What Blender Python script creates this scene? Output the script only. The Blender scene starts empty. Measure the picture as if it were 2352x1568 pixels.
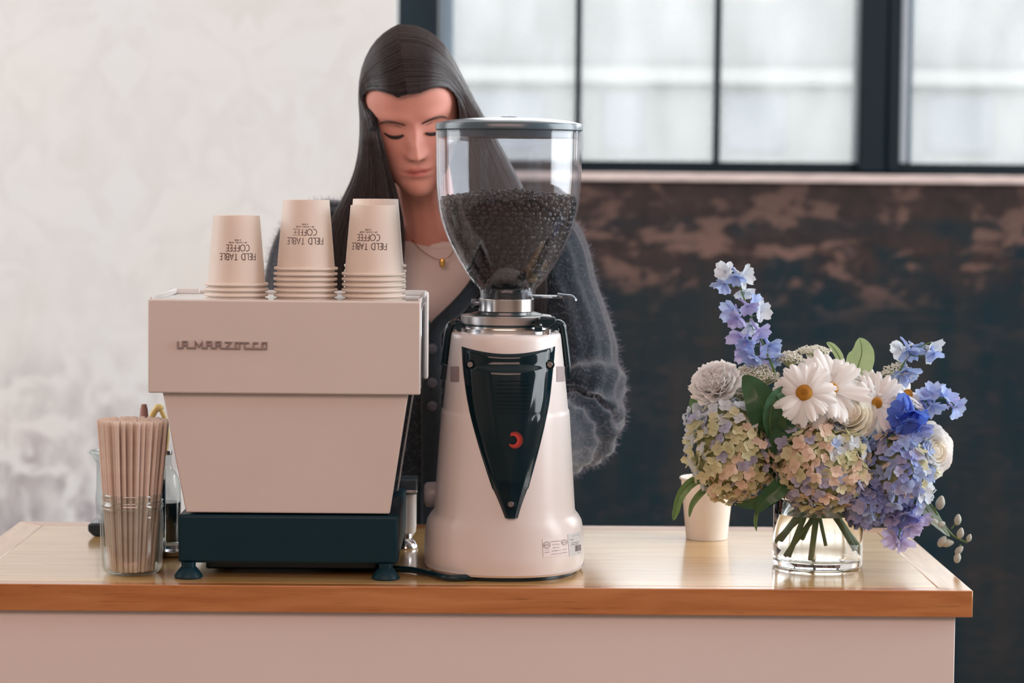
import bpy, bmesh, math, random
from mathutils import Vector, Matrix, noise
from math import sin, cos, pi, atan, sqrt, radians
RND = random.Random(11)
sc = bpy.context.scene
C = sc.collection

# ------------------------------------------------------------------ camera
FPX = 5553.0                       # focal length in pixels of the 2352 px wide frame
ZC = 0.95                          # counter height
CAM = Vector((0.0, 0.0, ZC + 0.527))
PSI, PIT, ROL = atan(46.5 / FPX), atan(375.0 / FPX), radians(0.5)
_f = Vector((sin(PSI) * cos(PIT), cos(PSI) * cos(PIT), -sin(PIT)))
_r0 = Vector((cos(PSI), -sin(PSI), 0))
_u0 = _r0.cross(_f)
CR = _r0 * cos(ROL) + _u0 * sin(ROL)
CU = -_r0 * sin(ROL) + _u0 * cos(ROL)
cd = bpy.data.cameras.new('camera')
cam = bpy.data.objects.new('camera', cd); C.objects.link(cam)
m3 = Matrix((CR, CU, -_f)).transposed()
cam.matrix_world = Matrix.Translation(CAM) @ m3.to_4x4()
cd.sensor_width = 36.0
cd.lens = 36.0 * FPX / 2352.0
cd.clip_start = 0.05; cd.clip_end = 200
cd.dof.use_dof = True
cd.dof.focus_distance = 3.20
cd.dof.aperture_fstop = 4.5
sc.camera = cam

# ------------------------------------------------------------------ light
sc.view_settings.view_transform = 'Standard'
sc.view_settings.look = 'None'
sc.view_settings.gamma = 1.0
sc.view_settings.use_curve_mapping = False
sc.view_settings.exposure = 0.0
sc.cycles.use_denoising = True
sc.cycles.max_bounces = 14
sc.cycles.transmission_bounces = 14
sc.cycles.transparent_max_bounces = 24
sc.cycles.glossy_bounces = 6
sc.cycles.diffuse_bounces = 4
sc.cycles.sample_clamp_indirect = 6.0

w = bpy.data.worlds.new('overcast_sky'); sc.world = w
w.use_nodes = True
bg = w.node_tree.nodes['Background']
bg.inputs['Color'].default_value = (0.97, 0.985, 1.0, 1)
bg.inputs['Strength'].default_value = 5.0

def area(name, loc, target, sx, sy, power, col):
    l = bpy.data.lights.new(name, 'AREA'); l.shape = 'RECTANGLE'
    l.size, l.size_y, l.energy, l.color = sx, sy, power, col
    o = bpy.data.objects.new(name, l); C.objects.link(o)
    o.location = loc
    o.rotation_euler = (Vector(target) - Vector(loc)).to_track_quat('-Z', 'Y').to_euler()
    return o
area('warm_ceiling_light', (-0.3, -0.6, 3.3), (0.0, 3.2, 1.1), 4.2, 1.6, 94, (1.0, 0.66, 0.56))
area('right_window_light', (3.2, 3.5, 2.2), (0.2, 3.4, 1.25), 3.0, 2.2, 150, (0.90, 0.96, 1.0))
area('left_window_light', (-3.3, 4.0, 2.5), (-0.5, 5.0, 1.6), 2.2, 2.0, 62, (0.92, 0.97, 1.0))

# ------------------------------------------------------------------ helpers
def P(px, py, Y):
    """world point seen at pixel (px, py) of the 2352x1568 frame, at depth Y"""
    d = _f + CR * ((px - 1176.0) / FPX) + CU * ((784.0 - py) / FPX)
    return CAM + d * (Y / d.y)
def PZ(px, py, z):
    d = _f + CR * ((px - 1176.0) / FPX) + CU * ((784.0 - py) / FPX)
    return CAM + d * ((z - CAM.z) / d.z)
def S(Y): return Y / FPX
def lin(c):
    c = c / 255.0
    return c / 12.92 if c <= 0.04045 else ((c + 0.055) / 1.055) ** 2.4
def rgb(t): return (lin(t[0]), lin(t[1]), lin(t[2]), 1)
def lerp(a, b, t): return a + (b - a) * t
def sstep(a, b, x):
    t = max(0.0, min(1.0, (x - a) / (b - a))); return t * t * (3 - 2 * t)
def interp(tab, x, k=1):
    if x <= tab[0][0]: return tab[0][k]
    for a, b in zip(tab, tab[1:]):
        if x <= b[0]: return lerp(a[k], b[k], (x - a[0]) / (b[0] - a[0]))
    return tab[-1][k]
def smooth_interp(tab, x, k=1):
    """Catmull-Rom style interpolation over a table"""
    n = len(tab)
    if x <= tab[0][0]: return tab[0][k]
    if x >= tab[-1][0]: return tab[-1][k]
    for i in range(n - 1):
        if x <= tab[i + 1][0]:
            x0, x1 = tab[i][0], tab[i + 1][0]
            p0 = tab[max(i - 1, 0)]; p1 = tab[i]; p2 = tab[i + 1]; p3 = tab[min(i + 2, n - 1)]
            t = (x - x0) / (x1 - x0); h = x1 - x0
            m1 = (p2[k] - p0[k]) / max(1e-9, p2[0] - p0[0]) * h
            m2 = (p3[k] - p1[k]) / max(1e-9, p3[0] - p1[0]) * h
            return ((2*t**3 - 3*t*t + 1) * p1[k] + (t**3 - 2*t*t + t) * m1
                    + (-2*t**3 + 3*t*t) * p2[k] + (t**3 - t*t) * m2)

MATS = {}
def mat(name, col, rough=.5, metal=0, spec=.5, var=.05, vscale=30, stretch=(1, 1, 1), bump=0, bscale=300,
        coat=0, trans=0, ior=1.45, sss=0, sssr=(1, .3, .15), sheen=0, tl=0, aniso=0, coat_rough=.08, rvar=0, attr=None):
    if name in MATS: return MATS[name]
    m = bpy.data.materials.new(name); m.use_nodes = True
    nt = m.node_tree; N = nt.nodes; L = nt.links
    b = N['Principled BSDF']; out = N['Material Output']
    tc = N.new('ShaderNodeTexCoord'); mp = N.new('ShaderNodeMapping')
    mp.inputs['Scale'].default_value = stretch
    L.new(tc.outputs['Object'], mp.inputs['Vector'])
    nz = N.new('ShaderNodeTexNoise'); nz.inputs['Scale'].default_value = vscale; nz.inputs['Detail'].default_value = 4
    L.new(mp.outputs[0], nz.inputs['Vector'])
    cr = N.new('ShaderNodeValToRGB')
    c = rgb(col)
    cr.color_ramp.elements[0].position = .3; cr.color_ramp.elements[1].position = .7
    cr.color_ramp.elements[0].color = tuple(max(0, x * (1 - var)) for x in c[:3]) + (1,)
    cr.color_ramp.elements[1].color = tuple(min(1, x * (1 + var)) for x in c[:3]) + (1,)
    L.new(nz.outputs['Fac'], cr.inputs['Fac'])
    colout = cr.outputs['Color']
    if attr:
        at = N.new('ShaderNodeAttribute'); at.attribute_name = attr
        mx = N.new('ShaderNodeMix'); mx.data_type = 'RGBA'; mx.blend_type = 'MULTIPLY'; mx.inputs[0].default_value = 1
        L.new(colout, mx.inputs[6]); L.new(at.outputs['Color'], mx.inputs[7]); colout = mx.outputs[2]
    L.new(colout, b.inputs['Base Color'])
    b.inputs['Roughness'].default_value = rough
    if rvar:
        mr = N.new('ShaderNodeMapRange'); mr.inputs['To Min'].default_value = rough - rvar; mr.inputs['To Max'].default_value = rough + rvar
        L.new(nz.outputs['Fac'], mr.inputs['Value']); L.new(mr.outputs[0], b.inputs['Roughness'])
    b.inputs['Metallic'].default_value = metal
    b.inputs['Specular IOR Level'].default_value = spec
    b.inputs['IOR'].default_value = ior
    b.inputs['Coat Weight'].default_value = coat
    b.inputs['Coat Roughness'].default_value = coat_rough
    b.inputs['Transmission Weight'].default_value = trans
    b.inputs['Sheen Weight'].default_value = sheen
    b.inputs['Anisotropic'].default_value = aniso
    if sss:
        b.inputs['Subsurface Weight'].default_value = sss
        b.inputs['Subsurface Radius'].default_value = sssr
        b.inputs['Subsurface Scale'].default_value = .006
    if bump:
        n2 = N.new('ShaderNodeTexNoise'); n2.inputs['Scale'].default_value = bscale; n2.inputs['Detail'].default_value = 3
        L.new(mp.outputs[0], n2.inputs['Vector'])
        bp = N.new('ShaderNodeBump'); bp.inputs['Strength'].default_value = bump; bp.inputs['Distance'].default_value = .002
        L.new(n2.outputs['Fac'], bp.inputs['Height']); L.new(bp.outputs[0], b.inputs['Normal'])
    if tl:
        t = N.new('ShaderNodeBsdfTranslucent'); L.new(colout, t.inputs['Color'])
        ms = N.new('ShaderNodeMixShader'); ms.inputs[0].default_value = tl
        L.new(b.outputs[0], ms.inputs[1]); L.new(t.outputs[0], ms.inputs[2]); L.new(ms.outputs[0], out.inputs['Surface'])
    MATS[name] = m
    return m

def thin_glass(name, tint=(245, 248, 250), refl=1.0, haze=0.0, hazecol=(235, 238, 240), rough=.0, hscale=60, stretch=(1, 1, 1)):
    """thin clear sheet: straight transmission plus a fresnel reflection and a film of dust"""
    m = bpy.data.materials.new(name); m.use_nodes = True
    nt = m.node_tree; N = nt.nodes; L = nt.links
    N.remove(N['Principled BSDF']); out = N['Material Output']
    tr = N.new('ShaderNodeBsdfTransparent'); tr.inputs[0].default_value = rgb(tint)
    gl = N.new('ShaderNodeBsdfGlossy'); gl.inputs['Roughness'].default_value = rough; gl.inputs['Color'].default_value = (1, 1, 1, 1)
    lw = N.new('ShaderNodeLayerWeight'); lw.inputs['Blend'].default_value = .5      # 'Facing' is the same from both sides of the sheet
    pw = N.new('ShaderNodeMath'); pw.operation = 'POWER'; pw.inputs[1].default_value = 5; L.new(lw.outputs['Facing'], pw.inputs[0])
    mu = N.new('ShaderNodeMath'); mu.operation = 'MULTIPLY_ADD'; mu.inputs[1].default_value = .6 * refl; mu.inputs[2].default_value = .038 * refl; mu.use_clamp = True
    L.new(pw.outputs[0], mu.inputs[0])
    mx = N.new('ShaderNodeMixShader'); L.new(mu.outputs[0], mx.inputs[0]); L.new(tr.outputs[0], mx.inputs[1]); L.new(gl.outputs[0], mx.inputs[2])
    last = mx.outputs[0]
    if haze:
        df = N.new('ShaderNodeBsdfDiffuse'); df.inputs[0].default_value = rgb(hazecol)
        tl = N.new('ShaderNodeBsdfTranslucent'); tl.inputs[0].default_value = rgb(hazecol)
        a = N.new('ShaderNodeMixShader'); a.inputs[0].default_value = .5
        L.new(df.outputs[0], a.inputs[1]); L.new(tl.outputs[0], a.inputs[2])
        tc = N.new('ShaderNodeTexCoord'); mp = N.new('ShaderNodeMapping'); mp.inputs['Scale'].default_value = stretch
        nz = N.new('ShaderNodeTexNoise'); nz.inputs['Scale'].default_value = hscale; nz.inputs['Detail'].default_value = 5
        L.new(tc.outputs['Object'], mp.inputs[0]); L.new(mp.outputs[0], nz.inputs['Vector'])
        mr = N.new('ShaderNodeMapRange'); mr.inputs['From Min'].default_value = .3; mr.inputs['From Max'].default_value = .75
        mr.inputs['To Min'].default_value = haze * .3; mr.inputs['To Max'].default_value = haze * 1.5
        L.new(nz.outputs['Fac'], mr.inputs['Value'])
        mm = N.new('ShaderNodeMixShader'); L.new(mr.outputs[0], mm.inputs[0]); L.new(last, mm.inputs[1]); L.new(a.outputs[0], mm.inputs[2]); last = mm.outputs[0]
    L.new(last, out.inputs['Surface'])
    return m

def org(o):
    v = Vector((0, 0, 0))
    while o is not None:
        v = v + o.location; o = o.parent
    return v
def mk(name, vs, fs, m, parent=None, ang=40, bevel=0, bseg=2, kind=None, label=None, local=False, sub=0):
    """one mesh object; vertices in world space unless local=True"""
    me = bpy.data.meshes.new(name)
    off = Vector((0, 0, 0)) if (local or parent is None) else org(parent)
    me.from_pydata([tuple(Vector(v) - off) for v in vs], [], fs)
    me.validate()
    bm = bmesh.new(); bm.from_mesh(me); bmesh.ops.recalc_face_normals(bm, faces=bm.faces); bm.to_mesh(me); bm.free()
    if ang:
        me.polygons.foreach_set('use_smooth', [True] * len(me.polygons))
        if ang < 180: me.set_sharp_from_angle(angle=radians(ang))
    if m is not None: me.materials.append(m)
    o = bpy.data.objects.new(name, me); C.objects.link(o)
    if parent is not None: o.parent = parent
    if bevel:
        md = o.modifiers.new('bevel', 'BEVEL'); md.width = bevel; md.segments = bseg; md.limit_method = 'ANGLE'; md.angle_limit = radians(35)
        md.harden_normals = False
    if sub:
        md = o.modifiers.new('sub', 'SUBSURF'); md.levels = sub; md.render_levels = sub
    if kind: o['kind'] = kind
    if label: o['label'] = label
    return o
def place(name, mesh, M, parent, label=None):
    """object sharing a mesh, matrix given in world space (parents here only translate)"""
    o = bpy.data.objects.new(name, mesh); C.objects.link(o)
    o.parent = parent
    o.matrix_basis = Matrix.Translation(-org(parent)) @ M if parent is not None else M
    if label: o['label'] = label
    return o
def thing(name, label, cat, loc, group=None):
    o = bpy.data.objects.new(name, None); C.objects.link(o)
    o.empty_display_size = .02
    o.location = loc; o['label'] = label; o['category'] = cat
    if group: o['group'] = group
    return o
def tag(o, label, cat, group=None):
    o['label'] = label; o['category'] = cat
    if group: o['group'] = group
    return o
class MB:
    def __init__(s): s.v = []; s.f = []
    def add(s, vs, fs):
        n = len(s.v); s.v += [Vector(v) for v in vs]; s.f += [tuple(i + n for i in f) for f in fs]; return s
    def box(s, x0, x1, y0, y1, z0, z1):
        return s.add([(x0,y0,z0),(x1,y0,z0),(x1,y1,z0),(x0,y1,z0),(x0,y0,z1),(x1,y0,z1),(x1,y1,z1),(x0,y1,z1)],
              [(0,3,2,1),(4,5,6,7),(0,1,5,4),(1,2,6,5),(2,3,7,6),(3,0,4,7)])
    def prism(s, pts, d):
        """closed polygon pts extruded along vector d"""
        n = len(pts); d = Vector(d); pts = [Vector(p) for p in pts]
        return s.add(pts + [p + d for p in pts], [tuple(range(n))[::-1], tuple(range(n, 2*n))] + [(i, (i+1) % n, n + (i+1) % n, n + i) for i in range(n)])
    def loft(s, rings, cap0=True, cap1=True, closed=True):
        n = len(rings[0]); base = len(s.v)
        for r in rings: s.v += [Vector(p) for p in r]
        for j in range(len(rings) - 1):
            for i in range(n if closed else n - 1):
                a = base + j*n + i; b = base + j*n + (i+1) % n
                s.f.append((a, b, b + n, a + n))
        if cap0: s.f.append(tuple(base + i for i in range(n))[::-1])
        if cap1: s.f.append(tuple(base + (len(rings)-1)*n + i for i in range(n)))
        return s
    def lathe(s, prof, c, n=48, cap0=False, cap1=False):
        rings = [[(c[0] + r*cos(2*pi*i/n), c[1] + r*sin(2*pi*i/n), c[2] + z) for i in range(n)] for r, z in prof]
        return s.loft(rings, cap0, cap1)
    def tube(s, path, rad, n=8, cap=True, flat=None):
        path = [Vector(p) for p in path]; m = len(path)
        rad = rad if isinstance(rad, (list, tuple)) else [rad] * m
        rings = []; up = None
        for i, p in enumerate(path):
            t = (path[min(i+1, m-1)] - path[max(i-1, 0)]).normalized()
            if up is None:
                up = Vector((0, 0, 1)) if abs(t.z) < .9 else Vector((0, 1, 0))
            a = (up - t * up.dot(t)).normalized(); b = t.cross(a); up = a
            fa, fb = flat if flat else (1, 1)
            rings.append([p + a*(rad[i]*fa*cos(2*pi*k/n)) + b*(rad[i]*fb*sin(2*pi*k/n)) for k in range(n)])
        return s.loft(rings, cap, cap)
    def ball(s, c, rx, ry=None, rz=None, nu=12, nv=8):
        ry = ry or rx; rz = rz or rx
        rings = []
        for j in range(1, nv):
            ph = -pi/2 + pi*j/nv
            rings.append([(c[0]+rx*cos(ph)*cos(2*pi*i/nu), c[1]+ry*cos(ph)*sin(2*pi*i/nu), c[2]+rz*sin(ph)) for i in range(nu)])
        b = len(s.v); s.loft(rings, False, False)
        s.v += [Vector((c[0], c[1], c[2]-rz)), Vector((c[0], c[1], c[2]+rz))]
        k = len(s.v) - 2
        for i in range(nu):
            s.f.append((k, b + (i+1) % nu, b + i)); e = b + (nv-2)*nu
            s.f.append((k+1, e + i, e + (i+1) % nu))
        return s
    def grid(s, fn, nu, nv):
        b = len(s.v)
        for j in range(nv+1):
            for i in range(nu+1): s.v.append(Vector(fn(i/nu, j/nv)))
        for j in range(nv):
            for i in range(nu):
                a = b + j*(nu+1) + i; s.f.append((a, a+1, a+nu+2, a+nu+1))
        return s
    def mk(s, name, m, parent=None, **k): return mk(name, s.v, s.f, m, parent, **k)

def curve(pts, n=8):
    """Catmull-Rom through points"""
    pts = [Vector(p) for p in pts]; out = []
    for i in range(len(pts)-1):
        p0 = pts[max(i-1,0)]; p1 = pts[i]; p2 = pts[i+1]; p3 = pts[min(i+2,len(pts)-1)]
        for k in range(n):
            t = k/n
            out.append(.5*((2*p1) + (p2-p0)*t + (2*p0-5*p1+4*p2-p3)*t*t + (3*p1-p0-3*p2+p3)*t**3))
    out.append(pts[-1]); return out

def ribbon(poly, w, closed=False):
    """2D polyline -> list of (left, right) points with mitred joints"""
    n = len(poly); out = []
    for i in range(n):
        a = poly[i-1] if (i > 0 or closed) else None
        b = poly[(i+1) % n] if (i < n-1 or closed) else None
        p = poly[i]; ds = []
        for u, v in ((a, p), (p, b)):
            if u is None or v is None: continue
            dx, dy = v[0]-u[0], v[1]-u[1]; l = math.hypot(dx, dy) or 1e-9; ds.append((dx/l, dy/l))
        if len(ds) == 1: nx, ny, k = -ds[0][1], ds[0][0], 1
        else:
            nx, ny = -(ds[0][1]+ds[1][1]), ds[0][0]+ds[1][0]; l = math.hypot(nx, ny)
            if l < 1e-3: nx, ny, k = -ds[0][1], ds[0][0], 1
            else:
                nx /= l; ny /= l
                k = min(2.0, 1/max(.3, nx*(-ds[0][1]) + ny*ds[0][0]))
        out.append(((p[0]+nx*w/2*k, p[1]+ny*w/2*k), (p[0]-nx*w/2*k, p[1]-ny*w/2*k)))
    return out
def arc(cx, cy, rx, ry, a0, a1, n=10):
    return [(cx + rx*cos(radians(lerp(a0, a1, i/n))), cy + ry*sin(radians(lerp(a0, a1, i/n)))) for i in range(n+1)]
FONT = {
 'F': (.42, [[(0,0),(0,1),(.42,1)], [(0,.53),(.36,.53)]]), 'I': (.02, [[(0,0),(0,1)]]),
 'E': (.42, [[(.42,0),(0,0),(0,1),(.42,1)], [(0,.53),(.36,.53)]]), 'L': (.4, [[(0,1),(0,0),(.4,0)]]),
 'D': (.58, [[(.2,0),(0,0),(0,1),(.2,1)] + arc(.2,.5,.38,.5,90,-90,10)]), 'T': (.5, [[(0,1),(.5,1)], [(.25,1),(.25,0)]]),
 'A': (.6, [[(0,0),(.3,1),(.6,0)], [(.11,.34),(.49,.34)]]),
 'B': (.46, [[(.2,.54),(0,.54),(0,1),(.2,1)] + arc(.2,.77,.22,.23,90,-90,7), [(0,.54),(0,0),(.22,0)] + arc(.22,.27,.24,.27,-90,90,7)]),
 'C': (.58, [arc(.42,.5,.42,.5,65,295,14)]), 'O': (.84, [arc(.42,.5,.42,.5,0,360,20)]),
 'S': (.45, [arc(.22,.75,.2,.25,40,250,8) + arc(.22,.25,.22,.25,70,-140,8)]),
 'P': (.45, [[(0,0),(0,1),(.2,1)] + arc(.2,.75,.24,.25,90,-90,7) + [(0,.5)]]), 'V': (.6, [[(0,1),(.3,0),(.6,1)]]),
 'R': (.46, [[(0,0),(0,1),(.2,1)] + arc(.2,.75,.24,.25,90,-90,7) + [(0,.5)], [(.2,.5),(.46,0)]]),
 'H': (.52, [[(0,0),(0,1)], [(.52,0),(.52,1)], [(0,.52),(.52,.52)]]), 'M': (.66, [[(0,0),(0,1),(.33,.3),(.66,1),(.66,0)]]),
 '/': (.3, [[(0,-.1),(.3,1.1)]]), '&': (.5, [[(.5,0),(.1,.75),(.25,1),(.38,.78),(.02,.3),(.2,0),(.48,.4)]]), ' ': (.28, []),
 'N': (.55, [[(0,0),(0,1),(.55,0),(.55,1)]]), 'U': (.5, [[(0,1),(0,.25)] + arc(.25,.25,.25,.25,180,360,8) + [(.5,1)]]),
}
def strokes(txt, h, gap=.2):
    """-> list of 2D polylines, total width; baseline y=0, x centred"""
    x = 0; out = []
    for ch in txt:
        wd, pl = FONT[ch]
        for p in pl: out.append([((x+a)*h, b*h) for a, b in p])
        x += wd + gap
    tot = (x - gap)*h
    return [[(a - tot/2, b) for a, b in p] for p in out], tot
def ink(mb, polys, w, fn):
    """flat strokes mapped to 3D by fn(x, y)"""
    for p in polys:
        q = [p[0]]
        for a, b in zip(p, p[1:]):
            k = max(1, int(math.hypot(b[0]-a[0], b[1]-a[1]) / .004))
            for i in range(1, k+1): q.append((lerp(a[0], b[0], i/k), lerp(a[1], b[1], i/k)))
        rb = ribbon(q, w); vs = []
        for l, r in rb: vs += [fn(*l), fn(*r)]
        mb.add(vs, [(2*i, 2*i+1, 2*i+3, 2*i+2) for i in range(len(rb)-1)])
def font_mesh(txt, size):
    """Blender's own font as 2D verts and faces, centred on x"""
    cu = bpy.data.curves.new('t', 'FONT'); cu.body = txt; cu.size = size; cu.align_x = 'CENTER'; cu.resolution_u = 3
    o = bpy.data.objects.new('t', cu); C.objects.link(o)
    dg = bpy.context.evaluated_depsgraph_get(); me = o.evaluated_get(dg).to_mesh()
    vs = [(v.co.x, v.co.y) for v in me.vertices]; fs = [tuple(p.vertices) for p in me.polygons]
    o.evaluated_get(dg).to_mesh_clear(); bpy.data.objects.remove(o); bpy.data.curves.remove(cu)
    return vs, fs
def align(n, spin=0.0):
    q = Vector(n).normalized().to_track_quat('Z', 'Y').to_matrix()
    return (q @ Matrix.Rotation(spin, 3, 'Z')).to_4x4()
# ------------------------------------------------------------------ materials
M_white = mat('white_enamel', (226, 218, 214), rough=.32, var=.015, vscale=8, spec=.45, bump=.03, bscale=700)
M_black = mat('black_enamel', (8, 47, 60), rough=.45, var=.04, spec=.3)
M_steel = mat('polished_steel', (215, 215, 218), rough=.16, metal=1, var=.04, vscale=60)
M_chrome = mat('brushed_chrome', (225, 222, 220), rough=.2, metal=1, var=.03)
M_dsteel = mat('dark_steel', (120, 128, 140), rough=.22, metal=1, var=.06)

# ------------------------------------------------------------------ setting
YW, YP = 6.95, 6.5                 # window wall, papered wall
zs = P(1650, 401, YW).z            # top of the plastered wall under the window
m = bpy.data.materials.new('worn_dark_plaster'); m.use_nodes = True
nt = m.node_tree; N = nt.nodes; L = nt.links; b = N['Principled BSDF']; b.inputs['Roughness'].default_value = .75
b.inputs['Specular IOR Level'].default_value = .25
tc = N.new('ShaderNodeTexCoord')
def nz(scale, detail, stretch=(1, 1, 1), dist=0, rough=.55, off=(0, 0, 0)):
    mp = N.new('ShaderNodeMapping'); mp.inputs['Scale'].default_value = stretch; mp.inputs['Location'].default_value = off
    L.new(tc.outputs['Object'], mp.inputs[0]); n = N.new('ShaderNodeTexNoise')
    n.inputs['Scale'].default_value = scale; n.inputs['Detail'].default_value = detail; n.inputs['Distortion'].default_value = dist; n.inputs['Roughness'].default_value = rough
    L.new(mp.outputs[0], n.inputs['Vector']); return n.outputs['Fac']
def ramp(src, pts):
    r = N.new('ShaderNodeValToRGB'); e = r.color_ramp.elements
    while len(e) < len(pts): e.new(.5)
    for k, (p, c) in enumerate(pts): e[k].position = p; e[k].color = rgb(c) if len(c) == 3 else c
    L.new(src, r.inputs[0]); return r.outputs[0]
def mixc(fac, a, c, mode='MIX'):
    x = N.new('ShaderNodeMix'); x.data_type = 'RGBA'; x.blend_type = mode
    if isinstance(fac, float): x.inputs[0].default_value = fac
    else: L.new(fac, x.inputs[0])
    for i, q in ((6, a), (7, c)):
        if isinstance(q, tuple): x.inputs[i].default_value = rgb(q)
        else: L.new(q, x.inputs[i])
    return x.outputs[2]
def mth(op, a, c):
    x = N.new('ShaderNodeMath'); x.operation = op; x.use_clamp = True
    for i, q in ((0, a), (1, c)):
        if isinstance(q, (int, float)): x.inputs[i].default_value = q
        else: L.new(q, x.inputs[i])
    return x.outputs[0]
W_, K_ = (255, 255, 255), (0, 0, 0)
sx = N.new('ShaderNodeSeparateXYZ'); L.new(tc.outputs['Object'], sx.inputs[0])
mr = N.new('ShaderNodeMapRange'); mr.inputs['From Min'].default_value = zs - 1.1; mr.inputs['From Max'].default_value = zs
L.new(sx.outputs['Z'], mr.inputs['Value']); H = mr.outputs[0]
streak = nz(9, 5, (1, 1, .12)); patch = nz(7, 7, (1, 1, 1.2), .15); fine = nz(26, 4, (1, 1, .6), .3)
base = mixc(ramp(streak, [(.35, K_), (.7, W_)]), (13, 42, 53), (44, 48, 50))
brown = ramp(fine, [(.3, (50, 41, 41)), (.7, (68, 55, 53))])
topband = ramp(H, [(.872, K_), (.9, W_)])
mid = mth('MULTIPLY', ramp(H, [(.66, K_), (.80, W_), (.9, (150, 150, 150))]), ramp(patch, [(.38, K_), (.5, W_)]))
col = mixc(mid, base, brown)
col = mixc(mth('MULTIPLY', topband, .9), col, brown)
pk = mth('MULTIPLY', ramp(H, [(.0, (60, 60, 60)), (.62, (80, 80, 80)), (.78, W_), (.97, (190, 190, 190))]), ramp(nz(10, 8, (.8, 1, 1.5), .35, .62, (3, 0, 1)), [(.52, K_), (.60, W_)]))
col = mixc(pk, col, (122, 96, 88))
crack = ramp(nz(3, 3, (.6, 1, 5), .2, .5, (0, 0, 7)), [(.49, K_), (.5, W_), (.51, K_)])
col = mixc(mth('MULTIPLY', crack, .35), col, (90, 70, 64))
L.new(col, b.inputs['Base Color'])
bp = N.new('ShaderNodeBump'); bp.inputs['Strength'].default_value = .4; bp.inputs['Distance'].default_value = .01
L.new(patch, bp.inputs['Height']); L.new(bp.outputs[0], b.inputs['Normal'])
M_plaster = m

m = bpy.data.materials.new('silver_damask_wallpaper'); m.use_nodes = True
nt = m.node_tree; N = nt.nodes; L = nt.links; b = N['Principled BSDF']; b.inputs['Roughness'].default_value = .5
b.inputs['Specular IOR Level'].default_value = .35
tc = N.new('ShaderNodeTexCoord')
mot = nz(1.0, 1, (0, 0, 0))
mp = N.new('ShaderNodeMapping'); L.new(tc.outputs['Object'], mp.inputs[0])
sp = N.new('ShaderNodeSeparateXYZ'); L.new(mp.outputs[0], sp.inputs[0])
# mirrored repeat (period .48 x .6 m) so the blots read as a woven motif
def pp(src, per):
    a = N.new('ShaderNodeMath'); a.operation = 'PINGPONG'; a.inputs[1].default_value = per; L.new(src, a.inputs[0]); return a.outputs[0]
cx = N.new('ShaderNodeCombineXYZ'); L.new(pp(sp.outputs['X'], .33), cx.inputs[0]); L.new(pp(sp.outputs['Z'], .8), cx.inputs[2])
n1 = N.new('ShaderNodeTexNoise'); n1.inputs['Scale'].default_value = 6.5; n1.inputs['Detail'].default_value = 5; n1.inputs['Distortion'].default_value = 1.6
L.new(cx.outputs[0], n1.inputs['Vector'])
n2 = nz(2.2, 2)
pat = ramp(n1.outputs['Fac'], [(.42, K_), (.52, W_)])
wear = ramp(nz(14, 6, (1, 1, .5)), [(.35, (120, 120, 120)), (.65, W_)])
c0 = ramp(n2, [(.3, (238, 236, 232)), (.7, (234, 238, 240))])
hz = N.new('ShaderNodeMapRange'); hz.inputs['From Min'].default_value = .60; hz.inputs['From Max'].default_value = 1.04; L.new(sp.outputs['Z'], hz.inputs['Value'])
motif = mixc(hz.outputs[0], (160, 152, 158), (229, 229, 227))
col = mixc(mth('MULTIPLY', pat, wear), c0, motif)
L.new(col, b.inputs['Base Color'])
M_paper = m

M_trimw = mat('chipped_white_paint', (226, 208, 204), rough=.6, var=.18, vscale=14, stretch=(1, 1, 6))
M_frame = mat('painted_steel_frame', (3, 27, 37), rough=.45, spec=.3, var=.06)
M_wallp = mat('plain_wall_paint', (205, 188, 176), rough=.8, var=.03)
M_floor = mat('grey_concrete_floor', (120, 112, 105), rough=.6, var=.15, vscale=4)
M_ceil = mat('ceiling_paint', (225, 216, 208), rough=.9, var=.03)

def struct(o): o['kind'] = 'structure'; return o
XL, XR, YF, ZT = -4.2, 4.6, -2.6, 3.6
xe = P(908, 300, YP).x              # right end of the papered wall
struct(MB().box(XL, xe, YP, YP + .14, 0, ZT).mk('wall_left', M_paper))
struct(MB().box(xe - .6, XR, YW, YW + .3, 0, zs - .02).mk('wall_back', M_plaster))
struct(MB().box(XL, XR, YF, YW + .3, -.1, 0).mk('floor', M_floor))
struct(MB().box(XL, XR, YF, YW + .3, ZT, ZT + .1).mk('ceiling', M_ceil))
struct(MB().box(XL - .1, XL, YF, YW, 0, ZT).mk('wall_side', M_wallp))
struct(MB().box(XR, XR + .1, YF, YW + .3, 0, ZT).mk('wall_right', M_wallp))
struct(MB().box(XL, XR, YF - .1, YF, 0, ZT).mk('wall_front', M_wallp))
ZB, ZH = zs, 3.25                    # window opening
struct(MB().box(xe - .6, XR, YW, YW + .3, ZH, ZT).mk('wall_top', M_wallp))
struct(MB().box(xe - .6, XR, YW - .03, YW + .3, zs - .02, zs + .004).mk('trim_1', M_trimw, bevel=.004))
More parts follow.
